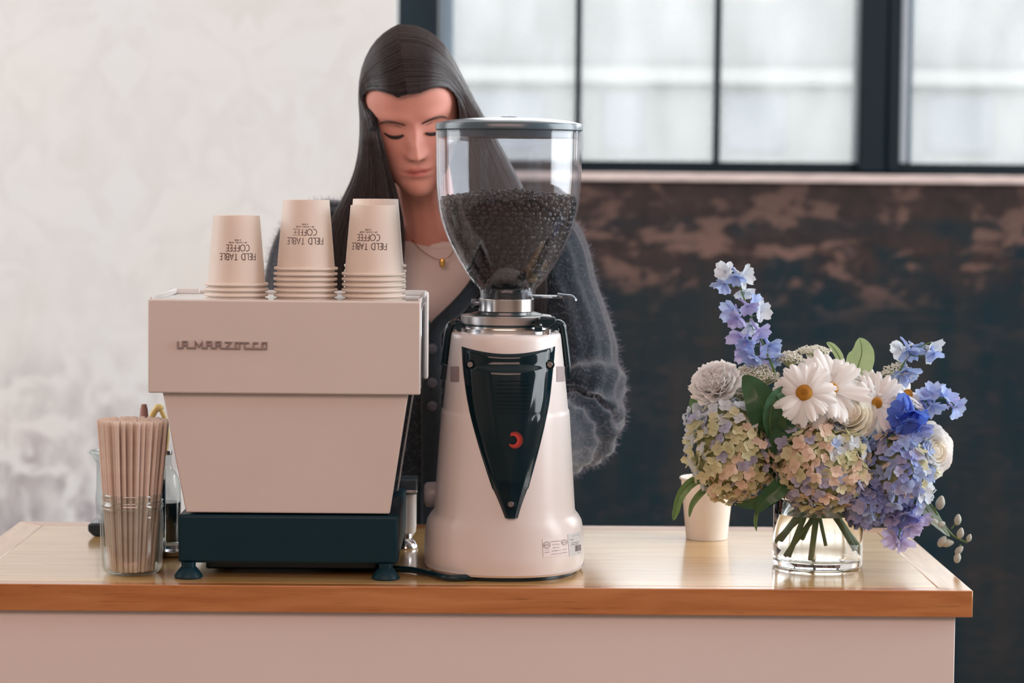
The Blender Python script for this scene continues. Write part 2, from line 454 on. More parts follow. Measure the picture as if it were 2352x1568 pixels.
# windows: window_1 from x=908 to 2040, window_2 from 2040 on
def wx(px): return P(px, 200, YW).x
zf = lambda py: P(1650, py, YW).z
M_pane = thin_glass('window_pane_glass', (250, 252, 252), .8, .16, (236, 240, 242), 0, 7, (1, 1, .35))
def window(name, x0, x1, mull, left, right, yshift=0):
    r = MB().box(x0, x1, YW + .03, YW + .10, zf(392), zf(371)).mk(name, M_frame, bevel=.004)      # bottom rail is the window's own mesh
    struct(r)
    MB().box(x0, x1, YW + .0, YW + .16, zs + .004, zf(392)).mk('sill_frame', M_frame, r, bevel=.004)
    MB().box(x0, x1, YW + .02, YW + .10, ZH - .06, ZH).mk('head_rail', M_frame, r, bevel=.004)
    for a, c in (left, right):
        MB().box(a, c, YW + .0, YW + .14, zf(392), ZH).mk('stile', M_frame, r, bevel=.006)
    xs = [left[1]] + mull + [right[0]]
    for k, xm in enumerate(mull):
        MB().box(xm - .0085, xm + .0085, YW + .015, YW + .09, zf(371), ZH - .06).mk('mullion', M_frame, r, bevel=.003)
    for zc in (zf(371) + .62, zf(371) + 1.24):
        MB().box(left[1], right[0], YW + .02, YW + .085, zc - .012, zc + .012).mk('glazing_bar', M_frame, r, bevel=.003)
    zz = [zf(371) - .006, zf(371) + .62, zf(371) + 1.24, ZH - .05]
    for a, c in zip(xs, xs[1:]):
        for z0, z1 in zip(zz, zz[1:]):
            MB().box(a - .004, c + .004, YW + .055, YW + .06, z0, z1).mk('pane', M_pane, r)
    return r
win1 = window('window_1', wx(900), wx(2038), [wx(1329), wx(1650)], (wx(906), wx(1006)), (wx(1974), wx(2038)))
MB().box(wx(1010), wx(1040), YW + .02, YW + .09, zf(371), ZH).mk('inner_stile', mat('lit_jamb_grey_blue', (120, 140, 156), rough=.4), win1, bevel=.004)  # daylight on the jamb is painted in as this lighter colour
win2 = window('window_2', wx(2038), wx(3100), [wx(2440), wx(2760)], (wx(2040), wx(2070)), (wx(3040), wx(3100)))
MB().box(wx(2072), wx(2090), YW + .03, YW + .12, zf(371), ZH).mk('inner_stile', mat('lit_jamb_pale_blue', (190, 200, 212), rough=.4), win2, bevel=.004)  # jamb lit by the window, its brightness put into the colour
MB().box(wx(2095), wx(2103), YW + .05, YW + .12, zf(371), ZH).mk('inner_stile', MATS['lit_jamb_grey_blue'], win2, bevel=.003)  # narrow jamb edge, same painted daylight tone

# the street side: a pale rendered building seen out of focus through the panes
M_fac = mat('pale_render', (122, 123, 123), rough=.9, var=.03, vscale=1.5)
M_led = mat('white_stone_ledge', (138, 138, 138), rough=.9, var=.01)
M_fwin = mat('facade_window_glass', (114, 117, 122), rough=.6, var=.05, vscale=2)
YB = 13.5
bz = lambda py: P(1600, py, YB - .1).z
bx = lambda px: P(px, 200, YB - .1).x
bl = thing('street_building', 'pale rendered building seen through the windows across the street', 'building', (1, YB, 0))
MB().box(-9, 10, YB, YB + 2, -1, 3.0).mk('wall', M_fac, bl)
MB().box(-9, 10, YB - .06, YB, bz(190), bz(155)).mk('ledge', M_led, bl)
for a, c in ((1060, 1250), (1390, 1480), (1670, 1810), (2140, 2290), (2480, 2620)):
    MB().box(bx(a), bx(c), YB - .012, YB + .02, bz(345), bz(215)).mk('window', M_fwin, bl)
struct(MB().box(-14, 15, YW + .35, 30, -.25, -.15).mk('ground', mat('pale_pavement', (225, 225, 222), rough=.9)))

# ------------------------------------------------------------------ counter
def wood(name, rot, c0, c1, c2, rough=.3):
    m = bpy.data.materials.new(name); m.use_nodes = True
    nt = m.node_tree; N = nt.nodes; L = nt.links; b = N['Principled BSDF']
    tc = N.new('ShaderNodeTexCoord'); mp = N.new('ShaderNodeMapping'); mp.inputs['Rotation'].default_value = (0, 0, rot)
    mp2 = N.new('ShaderNodeMapping'); mp2.inputs['Scale'].default_value = (1.1, 11, 11)
    L.new(tc.outputs['Object'], mp.inputs[0]); L.new(mp.outputs[0], mp2.inputs[0])
    n = N.new('ShaderNodeTexNoise'); n.inputs['Scale'].default_value = 5; n.inputs['Detail'].default_value = 6; n.inputs['Distortion'].default_value = .7
    L.new(mp2.outputs[0], n.inputs['Vector'])
    r = N.new('ShaderNodeValToRGB'); e = r.color_ramp.elements; e.new(.5)
    for k, (p, c) in enumerate(((.28, c0), (.5, c1), (.72, c2))): e[k].position = p; e[k].color = rgb(c)
    L.new(n.outputs['Fac'], r.inputs[0])
    # short dark grain flecks
    mp3 = N.new('ShaderNodeMapping'); mp3.inputs['Scale'].default_value = (5, 90, 90); L.new(mp.outputs[0], mp3.inputs[0])
    n2 = N.new('ShaderNodeTexNoise'); n2.inputs['Scale'].default_value = 3; n2.inputs['Detail'].default_value = 3; L.new(mp3.outputs[0], n2.inputs['Vector'])
    r2 = N.new('ShaderNodeValToRGB'); r2.color_ramp.elements[0].position = .28; r2.color_ramp.elements[1].position = .4
    r2.color_ramp.elements[0].color = (.55, .5, .45, 1); r2.color_ramp.elements[1].color = (1, 1, 1, 1); L.new(n2.outputs['Fac'], r2.inputs[0])
    mx = N.new('ShaderNodeMix'); mx.data_type = 'RGBA'; mx.blend_type = 'MULTIPLY'; mx.inputs[0].default_value = .7
    L.new(r.outputs[0], mx.inputs[6]); L.new(r2.outputs[0], mx.inputs[7]); L.new(mx.outputs[2], b.inputs['Base Color'])
    b.inputs['Roughness'].default_value = rough; b.inputs['Coat Weight'].default_value = 1.0; b.inputs['Coat Roughness'].default_value = .13
    bp = N.new('ShaderNodeBump'); bp.inputs['Strength'].default_value = .05; bp.inputs['Distance'].default_value = .001
    L.new(n.outputs['Fac'], bp.inputs['Height']); L.new(bp.outputs[0], b.inputs['Normal'])
    return m
WE = ((176, 108, 60), (196, 128, 74), (208, 144, 90))
WC = ((202, 154, 88), (216, 174, 110), (226, 190, 132))  # white daylight on the top is put into this paler wood colour
M_top = wood('pale_varnished_top', 0, *WC); M_wx = wood('varnished_pine', 0, *WE); M_wy = wood('varnished_pine_cross', pi/2, (204, 152, 98), (216, 168, 116), (226, 184, 136))  # cross boards also lightened in colour for the sheen on them
pr, pl = PZ(2234, 1355.4, ZC), PZ(-151, 1340, ZC)
bk = PZ(2067, 1212, ZC)
X0, X1, Y0, Y1 = pl.x, pr.x, (pr.y + pl.y)/2, bk.y
TH = 0.035
cnt = thing('service_counter', 'long service counter with a varnished pine top over a plain pale front', 'counter', ((X0+X1)/2, (Y0+Y1)/2, 0))
bw = .042
gap = .0006
MB().box(X0+bw+gap, X1-bw-gap, Y0+bw*.5+gap, Y1-bw-gap, ZC-TH, ZC).mk('countertop', M_top, cnt, bevel=.0008)
def strip(pts, m): MB().prism([(x, y, ZC-TH) for x, y in pts], (0, 0, TH)).mk('edge_board', m, cnt, bevel=.0012)
strip([(X0, Y0), (X1, Y0), (X1-bw, Y0+bw*.5), (X0+bw, Y0+bw*.5)], M_wx)
strip([(X1, Y0), (X1, Y1), (X1-bw, Y1-bw), (X1-bw, Y0+bw*.5)], M_wy)
strip([(X1, Y1), (X0, Y1), (X0+bw, Y1-bw), (X1-bw, Y1-bw)], M_wx)
strip([(X0, Y1), (X0, Y0), (X0+bw, Y0+bw*.5), (X0+bw, Y1-bw)], M_wy)
M_panel = mat('painted_counter_front', (240, 231, 228), rough=.6, var=.02, vscale=3, bump=.03)
xr = P(2193, 1480, Y0 + .012).x
MB().box(X0+.03, xr, Y0 + .012, Y0 + .03, .0, ZC-TH-.001).mk('front_panel', M_panel, cnt, bevel=.001)
MB().box(xr-.02, xr-.002, Y0 + .031, Y1 - .03, .0, ZC-TH-.001).mk('end_panel', M_panel, cnt, bevel=.001)
MB().box(X0+.03, X0+.05, Y0 + .031, Y1 - .03, .0, ZC-TH-.001).mk('end_panel', M_panel, cnt, bevel=.001)
# ------------------------------------------------------------------ espresso machine (its back towards us)
YM = 3.14
def avg(*p):
    return sum(p)/len(p)
em = thing('espresso_machine', 'white boxy espresso machine with a black base, its back to the room', 'espresso machine', P(655, 1335, 3.28).to_2d().to_3d() + Vector((0, 0, ZC)))
bxl, bxr = avg(P(337,688,YM).x, P(342,903,YM).x), avg(P(967,691,YM).x, P(965,907,YM).x)
bzt, bzb = avg(P(337,688,YM).z, P(967,692,YM).z), avg(P(342,902,YM).z, P(965,907,YM).z)
DM = .262
M_tray = mat('white_enamel_inside', (236, 236, 236), rough=.25, var=.01)
MB().box(bxl, bxr, YM, YM+.018, bzb, bzt).mk('back_cover', M_white, em, bevel=.0022, bseg=3)
MB().box(bxl+.006, bxr-.006, YM+.0185, YM+DM, bzb+.006, bzt-.0075).mk('upper_body', M_dsteel, em, bevel=.002)
MB().box(bxl+.0065, bxr-.0065, YM+.0185, YM+DM-.002, bzt-.0074, bzt-.0048).mk('cup_tray', M_tray, em)
MB().box(bxl-.003, bxr+.003, YM+DM, YM+DM+.018, bzb-.001, bzt+.0005).mk('front_fascia', M_white, em, bevel=.003, bseg=3)
for sgn, xa in ((1, bxl), (-1, bxr)):
    mb = MB()
    rail = [(xa, YM+.019), (xa+sgn*.004, YM+.019), (xa+sgn*.004, YM+DM-.004), (xa+sgn*.036, YM+DM-.004), (xa+sgn*.036, YM+DM), (xa, YM+DM)]
    mb.prism([(x, y, bzt-.0047) for x, y in rail], (0, 0, .0075)).mk('cup_rail', M_tray, em, bevel=.001)
    mb = MB().box(min(xa, xa+sgn*.005), max(xa, xa+sgn*.005), YM+.05, YM+DM-.012, bzb+.004, bzt-.012)
    mb.mk('side_plate', M_steel, em, bevel=.001)
# tapered lower body
Yb = 3.152
tl, tr_, brr, bll = P(373,903,Yb), P(938,907,Yb), P(895,1180,Yb), P(427,1177,Yb)
zt, zb = bzb + .0005, avg(brr.z, bll.z)
q = [(bll.x, zb), (brr.x, zb), (tr_.x, zt), (tl.x, zt)]
MB().prism([(x, Yb, z) for x, z in q], (0, .016, 0)).mk('lower_cover', M_white, em, bevel=.002, bseg=3)
ins = .003
q2 = [(bll.x+ins, zb), (brr.x-ins, zb), (tr_.x-ins, zt-.0005), (tl.x+ins, zt-.0005)]
MB().prism([(x, Yb+.0165, z) for x, z in q2], (0, .235, 0)).mk('lower_body', M_dsteel, em, bevel=.001)
# bright seam strips down the sloping sides
for a, c in ((q[1], q[2]), (q[0], q[3])):
    sg = 1 if a is q[1] else -1
    pts = [(a[0], Yb+.2, a[1]+.004), (a[0]+sg*.003, Yb+.2, a[1]+.004), (c[0]+sg*.003, Yb+.2, c[1]-.003), (c[0], Yb+.2, c[1]-.003)]
    MB().prism(pts, (0, .05, 0)).mk('side_trim', M_steel, em, bevel=.0008)
# base
Yq = 3.148
a0, a1 = P(409,1200,Yq).x, P(914,1240,Yq).x
z1, z0 = avg(P(410,1178,Yq).z, P(912,1184,Yq).z) - .0004, avg(P(409,1295,Yq).z, P(915,1293,Yq).z)
MB().box(a0, a1, Yq, Yq+.30, z0, z1-.001).mk('base', M_black, em, bevel=.004, bseg=3)
MB().box(a0+.03, a1-.03, Yq+.05, Yq+.27, z0-.016, z0-.0005).mk('drain_pan', mat('black_plastic', (9, 40, 50), rough=.3, var=.05), em, bevel=.003)
zf0 = ZC
for fx, fy in ((P(433,1320,Yq+.004).x, Yq+.004), (P(886,1320,Yq+.004).x, Yq+.004), (a0+.025, Yq+.275), (a1+.0, Yq+.272)):
    h = z0 - zf0
    prof = [(.0, 0), (.0175, 0), (.0185, .0015), (.018, .004), (.0145, .009), (.0105, .014), (.0095, h*.72), (.0095, h+.001), (0, h+.001)]
    far = fy > Yq + .1
    o = MB().lathe(prof, (fx, fy, zf0), 24).mk('foot', M_steel if far else M_black, em, label='short steel cone foot' if far else None)
# spout block at the front corner, seen past the right-hand side
Ysp = 3.45
def pbox(px0, px1, py0, py1, Y, d, name, m, par, bevel=.001, label=None):
    a, c = P(px0, py1, Y), P(px1, py0, Y)
    return MB().box(a.x, c.x, Y, Y+d, a.z, c.z).mk(name, m, par, bevel=bevel, label=label)
pbox(900, 958, 1101, 1133, Ysp, .05, 'spout_block', mat('smoked_plastic', (74, 84, 92), rough=.15, var=.1), em, .002)
pbox(917, 958, 1126, 1131, Ysp-.004, .004, 'block_trim', M_steel, em, .0008)
sp_ = P(941, 1180, Ysp+.02)
top = P(941, 1134, Ysp+.02).z; bot = P(941, 1236, Ysp+.02).z
MB().lathe([(0, bot), (.0032, bot), (.0045, bot+.004), (.009, bot+.010), (.0098, bot+.02), (.0098, top), (0, top)], (sp_.x, sp_.y, 0), 24).mk('spout', mat('white_plastic', (225, 225, 225), rough=.3), em)
# name badge: one continuous chromed script
E = lambda X, Y: (380 + X/9.046, 760 + Y/9.046)
bad = [[(260,212),(260,350),(362,345),(362,215),(452,215),(452,345),(622,348),(622,215),(700,325),(765,217),(765,348),(862,348),(862,218),(955,218),(955,348),(1050,350),(1050,222),(1150,222),(1150,282),(1066,288),(1160,355),(1540,360),(1540,236),(1455,236),(1455,350)],
       [(362,288),(452,288)], [(862,288),(955,288)], [(1235,230),(1365,232),(1255,350)], [(1455,236),(1740,240)],
       [(1648,240),(1648,360),(2100,366),(2108,240),(2012,240),(2012,362)], [(1830,362),(1830,242),(1925,243)]]
mb = MB(); wst = 30
for bi, pl_ in enumerate(bad):
    rb = ribbon(pl_, wst)
    for (l0, r0), (l1, r1) in zip(rb, rb[1:]):
        pts = [P(*E(*p), YM-.0005) for p in (l0, r0, r1, l1)]
        bi += .13
        pts = [Vector((p.x, YM-.0028 - bi*.00004, p.z)) for p in pts]
        mb.prism(pts, (0, .0028 + bi*.00004, 0))
mb.mk('name_badge', mat('satin_badge_metal', (164, 150, 148), rough=.35, metal=.3), em, ang=30, label='chromed retro script reading LA MARZOCCO')

# ------------------------------------------------------------------ paper cups
M_cup = mat('white_paper_board', (250, 240, 230), rough=.55, var=.012, vscale=40, tl=.12)
M_ink = mat('dark_brown_ink', (70, 48, 46), rough=.6)
RT, RB, HC = .0425, .0308, .0925    # rim radius, base radius, height
SY = 3.205
def cup_mesh():
    mb = MB()
    t = .0005
    # inverted: rim at z=0, closed base at z=HC
    prof = [(RT-.003-.0006, .0008), (RT-.0034, .003), (RB-.0009, HC-.007), (0.0, HC-.007)]
    outer = [(RB-.0008, HC-.0005), (RB-.0003, HC), (RB, HC-.0006), (RT-.003, .004)]
    mb.lathe([(0.001, HC-.0068), (RB-.0012, HC-.0068), (RB-.0012, HC-.0003), (RB-.0002, HC), (RB, HC-.0008), (RT-.0043, .0036)], (0, 0, 0), 56)
    return mb
def rim_mesh():
    mb = MB()
    n = 10; c = (RT-.0021, .0021); r = .0021
    mb.lathe([(c[0]+r*cos(2*pi*k/n), c[1]+r*sin(2*pi*k/n)) for k in range(n+1)], (0, 0, 0), 56)
    return mb
cm = cup_mesh(); rm_ = rim_mesh()
def cone_r(z): return lerp(RT-.0043, RB, (z-.0036)/(HC-.0044)) + .00018
def print_mesh(ang):
    """text reads upside down on the inverted cup; ang turns it round the cup (0 faces -Y)"""
    mb = MB()
    def fn(x, y, z0):
        z = z0 - y                    # upside-down: letters' top towards the rim
        r = cone_r(z); a = ang - x / r
        return (r*sin(a), -r*cos(a), z)
    for txt, h, zb, wd, gp in (('FIELD TABLE', .0082, .0431, .00088, .17), ('COFFEE', .0080, .0545, .00085, .17),
                               ('SIP / SAVOR / SHARE', .0017, .0585, .00036, .34), ('& MORE', .0016, .0616, .00036, .34)):
        pl, tot = strokes(txt, h, gp)
        ink(mb, pl, wd, lambda x, y, zb=zb: fn(x, y, zb))
    return mb
def cup_stack(cx_px, n, ybot, ytop_rim, Y, ang, which, sxp):
    zbase = bzt - .0047
    pb = P(cx_px, 640, Y)
    pit = (P(cx_px, ytop_rim, Y).z - P(cx_px, ybot, Y).z) / (n-1)
    first = None
    names = {n-1: 'topmost', 0: 'bottommost'}
    ordn = ['', 'second', 'third', 'fourth', 'fifth', 'sixth']
    for k in range(n):
        jit = (RND.uniform(-.0004, .0004), RND.uniform(-.0004, .0004)) if k else (0, 0)
        loc = Vector((pb.x + jit[0], Y + jit[1], zbase + .0002 + k*pit))
        if k == n-1: lab = 'topmost upturned white paper cup %s' % which
        elif k == 0: lab = 'lowest upturned white paper cup, rim on the tray, %s' % which
        else: lab = '%s white paper cup rim from the top %s' % (ordn[n-1-k], which)
        t = thing('paper_cup', lab, 'paper cup', loc, 'upturned paper cups on the machine')
        if first is None:
            b_ = mk('cup_body', cm.v, cm.f, M_cup, t, local=True, ang=50); r_ = mk('rim', rm_.v, rm_.f, M_cup, t, local=True, ang=180)
            first = (b_.data, r_.data)
        else:
            for nm, me in zip(('cup_body', 'rim'), first):
                o = bpy.data.objects.new(nm, me); C.objects.link(o); o.parent = t
        if k == n-1:
            pm = print_mesh(ang); mk('printing', pm.v, pm.f, M_ink, t, local=True, ang=0, label='dark lettering FIELD TABLE COFFEE, upside down')
cup_stack(543, 4, 686, 650, SY, .16, 'of the short stack at the left', 0)
cup_stack(702, 7, 686, 613, SY, .03, 'of the tall middle stack', 0)
cup_stack(858.5, 6, 686, 624, SY, -.17, 'of the right stack in front', 0)
cup_stack(861.5, 7, 686, 613, SY+.088, 2.6, 'of the stack behind the right stack', 0)
# ------------------------------------------------------------------ coffee grinder
YG = 3.257
gx = P(1162, 800, YG).x
G = lambda py: P(1162, py, YG).z
gr = thing('coffee_grinder', 'tall white coffee grinder with a black shield panel and a clear bean hopper', 'coffee grinder', (gx, YG, ZC))
M_gwhite = mat('grinder_white_paint', (232, 226, 224), rough=.28, var=.012, vscale=9, spec=.5)
M_gloss = mat('gloss_black_plastic', (9, 33, 41), rough=.09, var=.05, spec=.5)
M_bplast = mat('black_plastic', (9, 40, 50), rough=.3)
zb0 = P(1160, 1327, YG-.128).z
NEX = 2.35
k_ = YG / FPX
body_tab = [  # z, half width, half depth
    (zb0, 181*k_, .1265), (zb0+.003, 184.5*k_, .1295), (G(1292), 186*k_, .130), (G(1250), 185*k_, .1288), (G(1212), 182.5*k_, .1277), (G(1192), 178.5*k_, .127),
    (G(1181), 172*k_, .1268), (G(1174), 166*k_, .1266), (G(1166), 162.5*k_, .1262), (G(1050), 155*k_, .121), (G(946), 148*k_, .116), (G(940), 147*k_, .1155),
    (G(936.5), 144.6*k_, .1152), (G(930), 144*k_, .115), (G(850), 135.5*k_, .110), (G(772), 126.5*k_, .105), (G(764), 125*k_, .1035), (G(761), 121.5*k_, .100)]
def bring(z, n=72):
    hw, hd = interp(body_tab, z, 1), interp(body_tab, z, 2); r = []
    for i in range(n):
        t = 2*pi*i/n; c, s_ = cos(t), sin(t)
        r.append((gx + hw*math.copysign(abs(c)**(2/NEX), c), YG + hd*math.copysign(abs(s_)**(2/NEX), s_), z))
    return r
zs_ = [t[0] for t in body_tab]; zz = []
for a, c in zip(zs_, zs_[1:]):
    k = max(1, int((c-a)/.012)); zz += [lerp(a, c, i/k) for i in range(k)]
zz.append(zs_[-1])
MB().loft([bring(z) for z in zz]).mk('body', M_gwhite, gr, ang=60)
def front(x, z):
    hw, hd = interp(body_tab, z, 1), interp(body_tab, z, 2)
    u = min(.995, abs((x-gx)/hw)); return YG - hd*(1-u**NEX)**(1/NEX)
def onbody(px, py, off=0):
    Y = YG - .1
    for _ in range(4):
        p = P(px, py, Y); Y = front(p.x, p.z)
    p = P(px, py, Y); return Vector((p.x, Y - off, p.z))
MB().loft([[(gx + .93*(p[0]-gx), YG + .95*(p[1]-YG), z) for p in bring(zb0)] for z in (ZC+.0005, zb0+.001)]).mk('base_pad', M_bplast, gr, ang=50)
# shield panel
Lx = [(795,1060),(850,1063.5),(930,1075),(1020,1098),(1120,1130),(1189,1153)]
Rx = [(795,1275.5),(850,1270.5),(930,1261),(1020,1241),(1120,1214),(1189,1196)]
def shield(u, v):
    top = 795 + 17.5*(1-(2*u-1)**2)
    py = lerp(top, 1189, v); xl, xr2 = smooth_interp(Lx, py), smooth_interp(Rx, py)
    px = lerp(xl, xr2, u)
    dpx = min(px-xl, xr2-px); off = .0008 + .0085*sstep(0, 16, dpx)
    off += .004*sstep(0, .35, v)*sstep(10, 60, dpx) - .004*sstep(.75, 1, v)
    # scooped lip along the top, then the raised centre field starts at y=848
    if py < 848: off -= .0045*sstep(848, 838, py) * sstep(0, 30, dpx)
    else: off += .0018*sstep(1112, 1126, px + (py-848)*-.12)*sstep(1246, 1234, px + (py-848)*.2)*sstep(1050, 960, py)
    off *= sstep(0, .012, v)*.6+.4 if v < .012 else 1
    return onbody(px, py, off)
mb = MB().grid(shield, 40, 64)
# return edge so the panel has thickness
n = 41
edge = list(range(0, n)) + [n*(j+1)+n-1 for j in range(64)] + [n*64 + i for i in range(n-2, -1, -1)] + [n*j for j in range(63, 0, -1)]
bk_ = [mb.v[i] + Vector((0, .006, 0)) for i in edge]; b0 = len(mb.v); mb.v += bk_
for i in range(len(edge)):
    j = (i+1) % len(edge); mb.f.append((edge[i], edge[j], b0+j, b0+i))
shp = mb.mk('shield_panel', M_gloss, gr, ang=38)
for sx_, sy_ in ((1080, 836), (1262, 836), (1173, 1156)):
    p = onbody(sx_, sy_, .0085 if sy_ < 900 else .0065)
    o = MB().lathe([(0, 0), (.0042, 0), (.0042, .003), (.0034, .004), (0, .004)], (0, 0, 0), 20)
    q = align(Vector((0, -1, .1)))
    mk('screw', [q @ v + p for v in o.v], o.f, mat('dull_screw_metal', (120, 118, 118), rough=.4, metal=1), gr)
    rr = MB().lathe([(.0046, 0), (.006, .001), (.0066, 0)], (0, 0, 0), 24)
    mk('screw_well', [q @ v + p + Vector((0, 0, 0)) for v in rr.v], rr.f, M_gloss, gr)
# vent slots
for i in range(9):
    py = 872 + i*9.2
    a, c = (1139, 1220) if i % 2 else (1143, 1216)
    mb = MB(); r = [onbody(lerp(a, c, t/10), py, .0156) for t in range(11)]
    mb.tube(r, .0004, 6); mb.mk('vent_rib', M_gloss, gr)
# red swirl emblem: fine rays round a crescent
mb = MB(); mred = mat('red_print', (196, 62, 52), rough=.4, var=.03)
cx_, cy_ = 1179.5, 1007.5
for i in range(66):
    a = radians(lerp(-118, 128, i/65))
    ri, ro = 10.5, 21.5*(1 - .35*abs(i/65-.42)**2.2*3)
    ox = -2.5
    p0 = (cx_+ox + ri*cos(a), cy_ + ri*sin(a)); tw = a + .16
    p1 = (cx_ + ro*cos(tw), cy_ + ro*sin(tw)*1.0)
    nx_, ny_ = -sin(a), cos(a)
    for (w0, w1) in ((.45, .26),):
        vs = [onbody(p0[0]+nx_*w0, p0[1]+ny_*w0, .0166), onbody(p0[0]-nx_*w0, p0[1]-ny_*w0, .0166),
              onbody(p1[0]-nx_*w1, p1[1]-ny_*w1, .0166), onbody(p1[0]+nx_*w1, p1[1]+ny_*w1, .0166)]
        mb.add(vs, [(0, 1, 2, 3)])
EMB = mb
# collar stack
px_ = lambda w: w * k_
MB().lathe([(px_(112), G(764)), (px_(112), G(752)), (px_(103), G(750)), (px_(103), G(742)), (0, G(742))], (gx, YG, 0), 64).mk('burr_housing', M_chrome, gr, ang=30)
MB().lathe([(px_(99), G(748)), (px_(104), G(746)), (px_(104), G(742.5)), (px_(96), G(742))], (gx, YG, 0), 64).mk('gap_shade', M_bplast, gr)  # dark ring put in for the shade of the gap
MB().lathe([(0, G(742)), (px_(103), G(742)), (px_(104.5), G(741)), (px_(104.5), G(724.5)), (px_(103), G(723)), (0, G(722.5))], (gx, YG, 0), 72).mk('adjustment_ring', mat('satin_aluminium', (205, 200, 198), rough=.35, metal=1, var=.02), gr, ang=30)
MB().lathe([(px_(84), G(723)), (px_(83), G(720)), (px_(70), G(716)), (px_(62), G(714.5)), (0, G(714.5))], (gx, YG, 0), 64).mk('seal_ring', M_bplast, gr, ang=50)
MB().lathe([(0, G(715)), (px_(63.5), G(715)), (px_(63.5), G(684.5)), (0, G(684))], (gx, YG, 0), 64).mk('hopper_collar', M_chrome, gr, ang=30, bevel=.001)
mb = MB(); a = P(1082, 696, YG); c = P(1102, 697, YG)
mb.tube([(a.x, YG, a.z), (a.x+.001, YG, a.z), (c.x+.006, YG, c.z)], [.0052, .0062, .0062], 16); mb.mk('locking_pin', M_dsteel, gr, ang=50)
q = onbody(1223, 734, 0); hol = MB().lathe([(0, 0), (.0018, 0)], (0, 0, 0), 12)
ph = Vector((P(1223, 735, YG).x, 0, P(1223, 735, YG).z)); ph.y = YG - sqrt(max(0, px_(104.7)**2 - (ph.x-gx)**2)) - .0002
mk('index_hole', [align((.5, -1, 0)) @ v + ph for v in hol.v], hol.f, M_bplast, gr)
def poly_px(pts, Y, d, name, m, par, bevel=.002, label=None):
    return MB().prism([P(x, y, Y) for x, y in pts], (0, d, 0)).mk(name, m, par, bevel=bevel, bseg=3, label=label)
poly_px([(1237,733),(1243,729),(1276,729),(1277,742),(1266,746),(1262,753),(1246,753),(1246,745),(1237,742)], YG-.07, .03, 'lever', M_bplast, gr, .002)
poly_px([(1228,749),(1246,749),(1246,762),(1228,762)], YG-.072, .02, 'latch', M_bplast, gr, .0015)
MB().lathe([(0, G(764)), (.006, G(764)), (.006, G(750)), (0, G(750))], (P(1256, 755, YG-.06).x, YG-.06, 0), 20).mk('guide_pin', M_steel, gr)
# side clips
for sgn, pts, foot in ((1, [(1062,750),(1054,743),(1043,742.5),(1034.5,749),(1030.5,764),(1026,800),(1021,838)], [(1017,833),(1034,840),(1034,872),(1011,871.5)]),
                       (-1, [(1266,752),(1275,744),(1284,743),(1291.5,750),(1294,764),(1299,800),(1303.5,840)], [(1298,842),(1309,836),(1311.5,872),(1300,872.5)])):
    path = curve([P(x, y, YG) for x, y in pts], 5)
    MB().tube(path, .0058, 10, flat=(1.0, 2.0)).mk('clip_strap', M_gloss, gr, ang=60)
    poly_px(foot, YG-.012, .024, 'clip_hook', M_gloss, gr, .0015)
    bp_ = P(1054 if sgn > 0 else 1274, 749, YG - .015)
    MB().tube([bp_, bp_ + Vector((0, .03, 0))], .0062, 14).mk('clip_pivot', M_bplast, gr)
for x0_, x1_ in ((1034, 1054), (1279, 1297)):
    mb = MB().grid(lambda u, v: onbody(lerp(x0_, x1_, u), lerp(841, 876, v), .0012), 6, 6)
    mb.mk('clip_pad', mat('taupe_pad', (160, 146, 146), rough=.5), gr)
# side knob
kx = P(995, 1135, YG+.03)
mb = MB(); pr_ = [(0, -.012), (.013, -.012), (.0165, -.009), (.0175, -.003), (.0175, .02), (0, .02)]
o = MB().lathe(pr_, (0, 0, 0), 28)
q = align((1, 0, 0))
mk('side_knob', [q @ v + kx + Vector((-.0005, 0, 0)) for v in o.v], o.f, mat('grey_knob', (170, 168, 172), rough=.35), gr, ang=45)
mk('emblem', EMB.v, EMB.f, mred, gr, ang=0, label='red crescent swirl of fine rays')
# approval stickers
def sticker(TL, TR, BR, BL, name, mcol, off):
    def fn(u, v):
        x = lerp(lerp(TL[0], TR[0], u), lerp(BL[0], BR[0], u), v); y = lerp(lerp(TL[1], TR[1], u), lerp(BL[1], BR[1], u), v)
        return onbody(x, y, off)
    return fn, MB().grid(fn, 14, 6).mk(name, mcol, gr, ang=180)
M_stk = mat('white_sticker_paper', (238, 230, 230), rough=.45, var=.01)
M_sink = mat('grey_sticker_ink', (96, 84, 88), rough=.5)
f1, s1 = sticker((1246,1236.4), (1303.3,1232), (1306,1273), (1248.5,1280), 'sticker', M_stk, .0004)
f2, s2 = sticker((1303.8,1226.8), (1334,1220), (1336.5,1272), (1307.8,1278), 'sticker', mat('silver_sticker', (214, 216, 218), rough=.35), .0005)
def put(txt, fn, cu, cv, size, par, su=1/.033, sv=1/.0255):
    vs, fs = font_mesh(txt, size)
    return [fn(cu + x*su, cv - (y - size*.35)*sv) + Vector((0, -.00025, 0)) for x, y in vs], fs
ts = MB()
for txt, cu, cv, sz in (('ETL', .155, .36, .0038), ('Intertek', .155, .74, .0021), ('CONFORMS TO', .52, .2, .0019), ('UL STD 763', .52, .37, .0019), ('NSF STD 8', .52, .54, .0019),
                        ('CERTIFIED TO', .52, .71, .0019), ('CAN/CSA STD C22.2', .52, .88, .0017), ('ETL', .86, .3, .003), ('Intertek', .86, .68, .0017), ('3022235', .86, .86, .0017)):
    vs, fs = put(txt, f1, cu, cv, sz, s1); ts.add(vs, fs)
for cu, cv, r in ((.155, .36, .0046), (.86, .3, .0038)):
    for rr_, wd in ((r, .0004), (r*.74, .00025)):
        pl = [(rr_*cos(2*pi*i/28), rr_*sin(2*pi*i/28)) for i in range(29)]
        ink(ts, [pl], wd, lambda x, y: f1(cu + x/.033, cv - y/.0255) + Vector((0, -.00022, 0)))
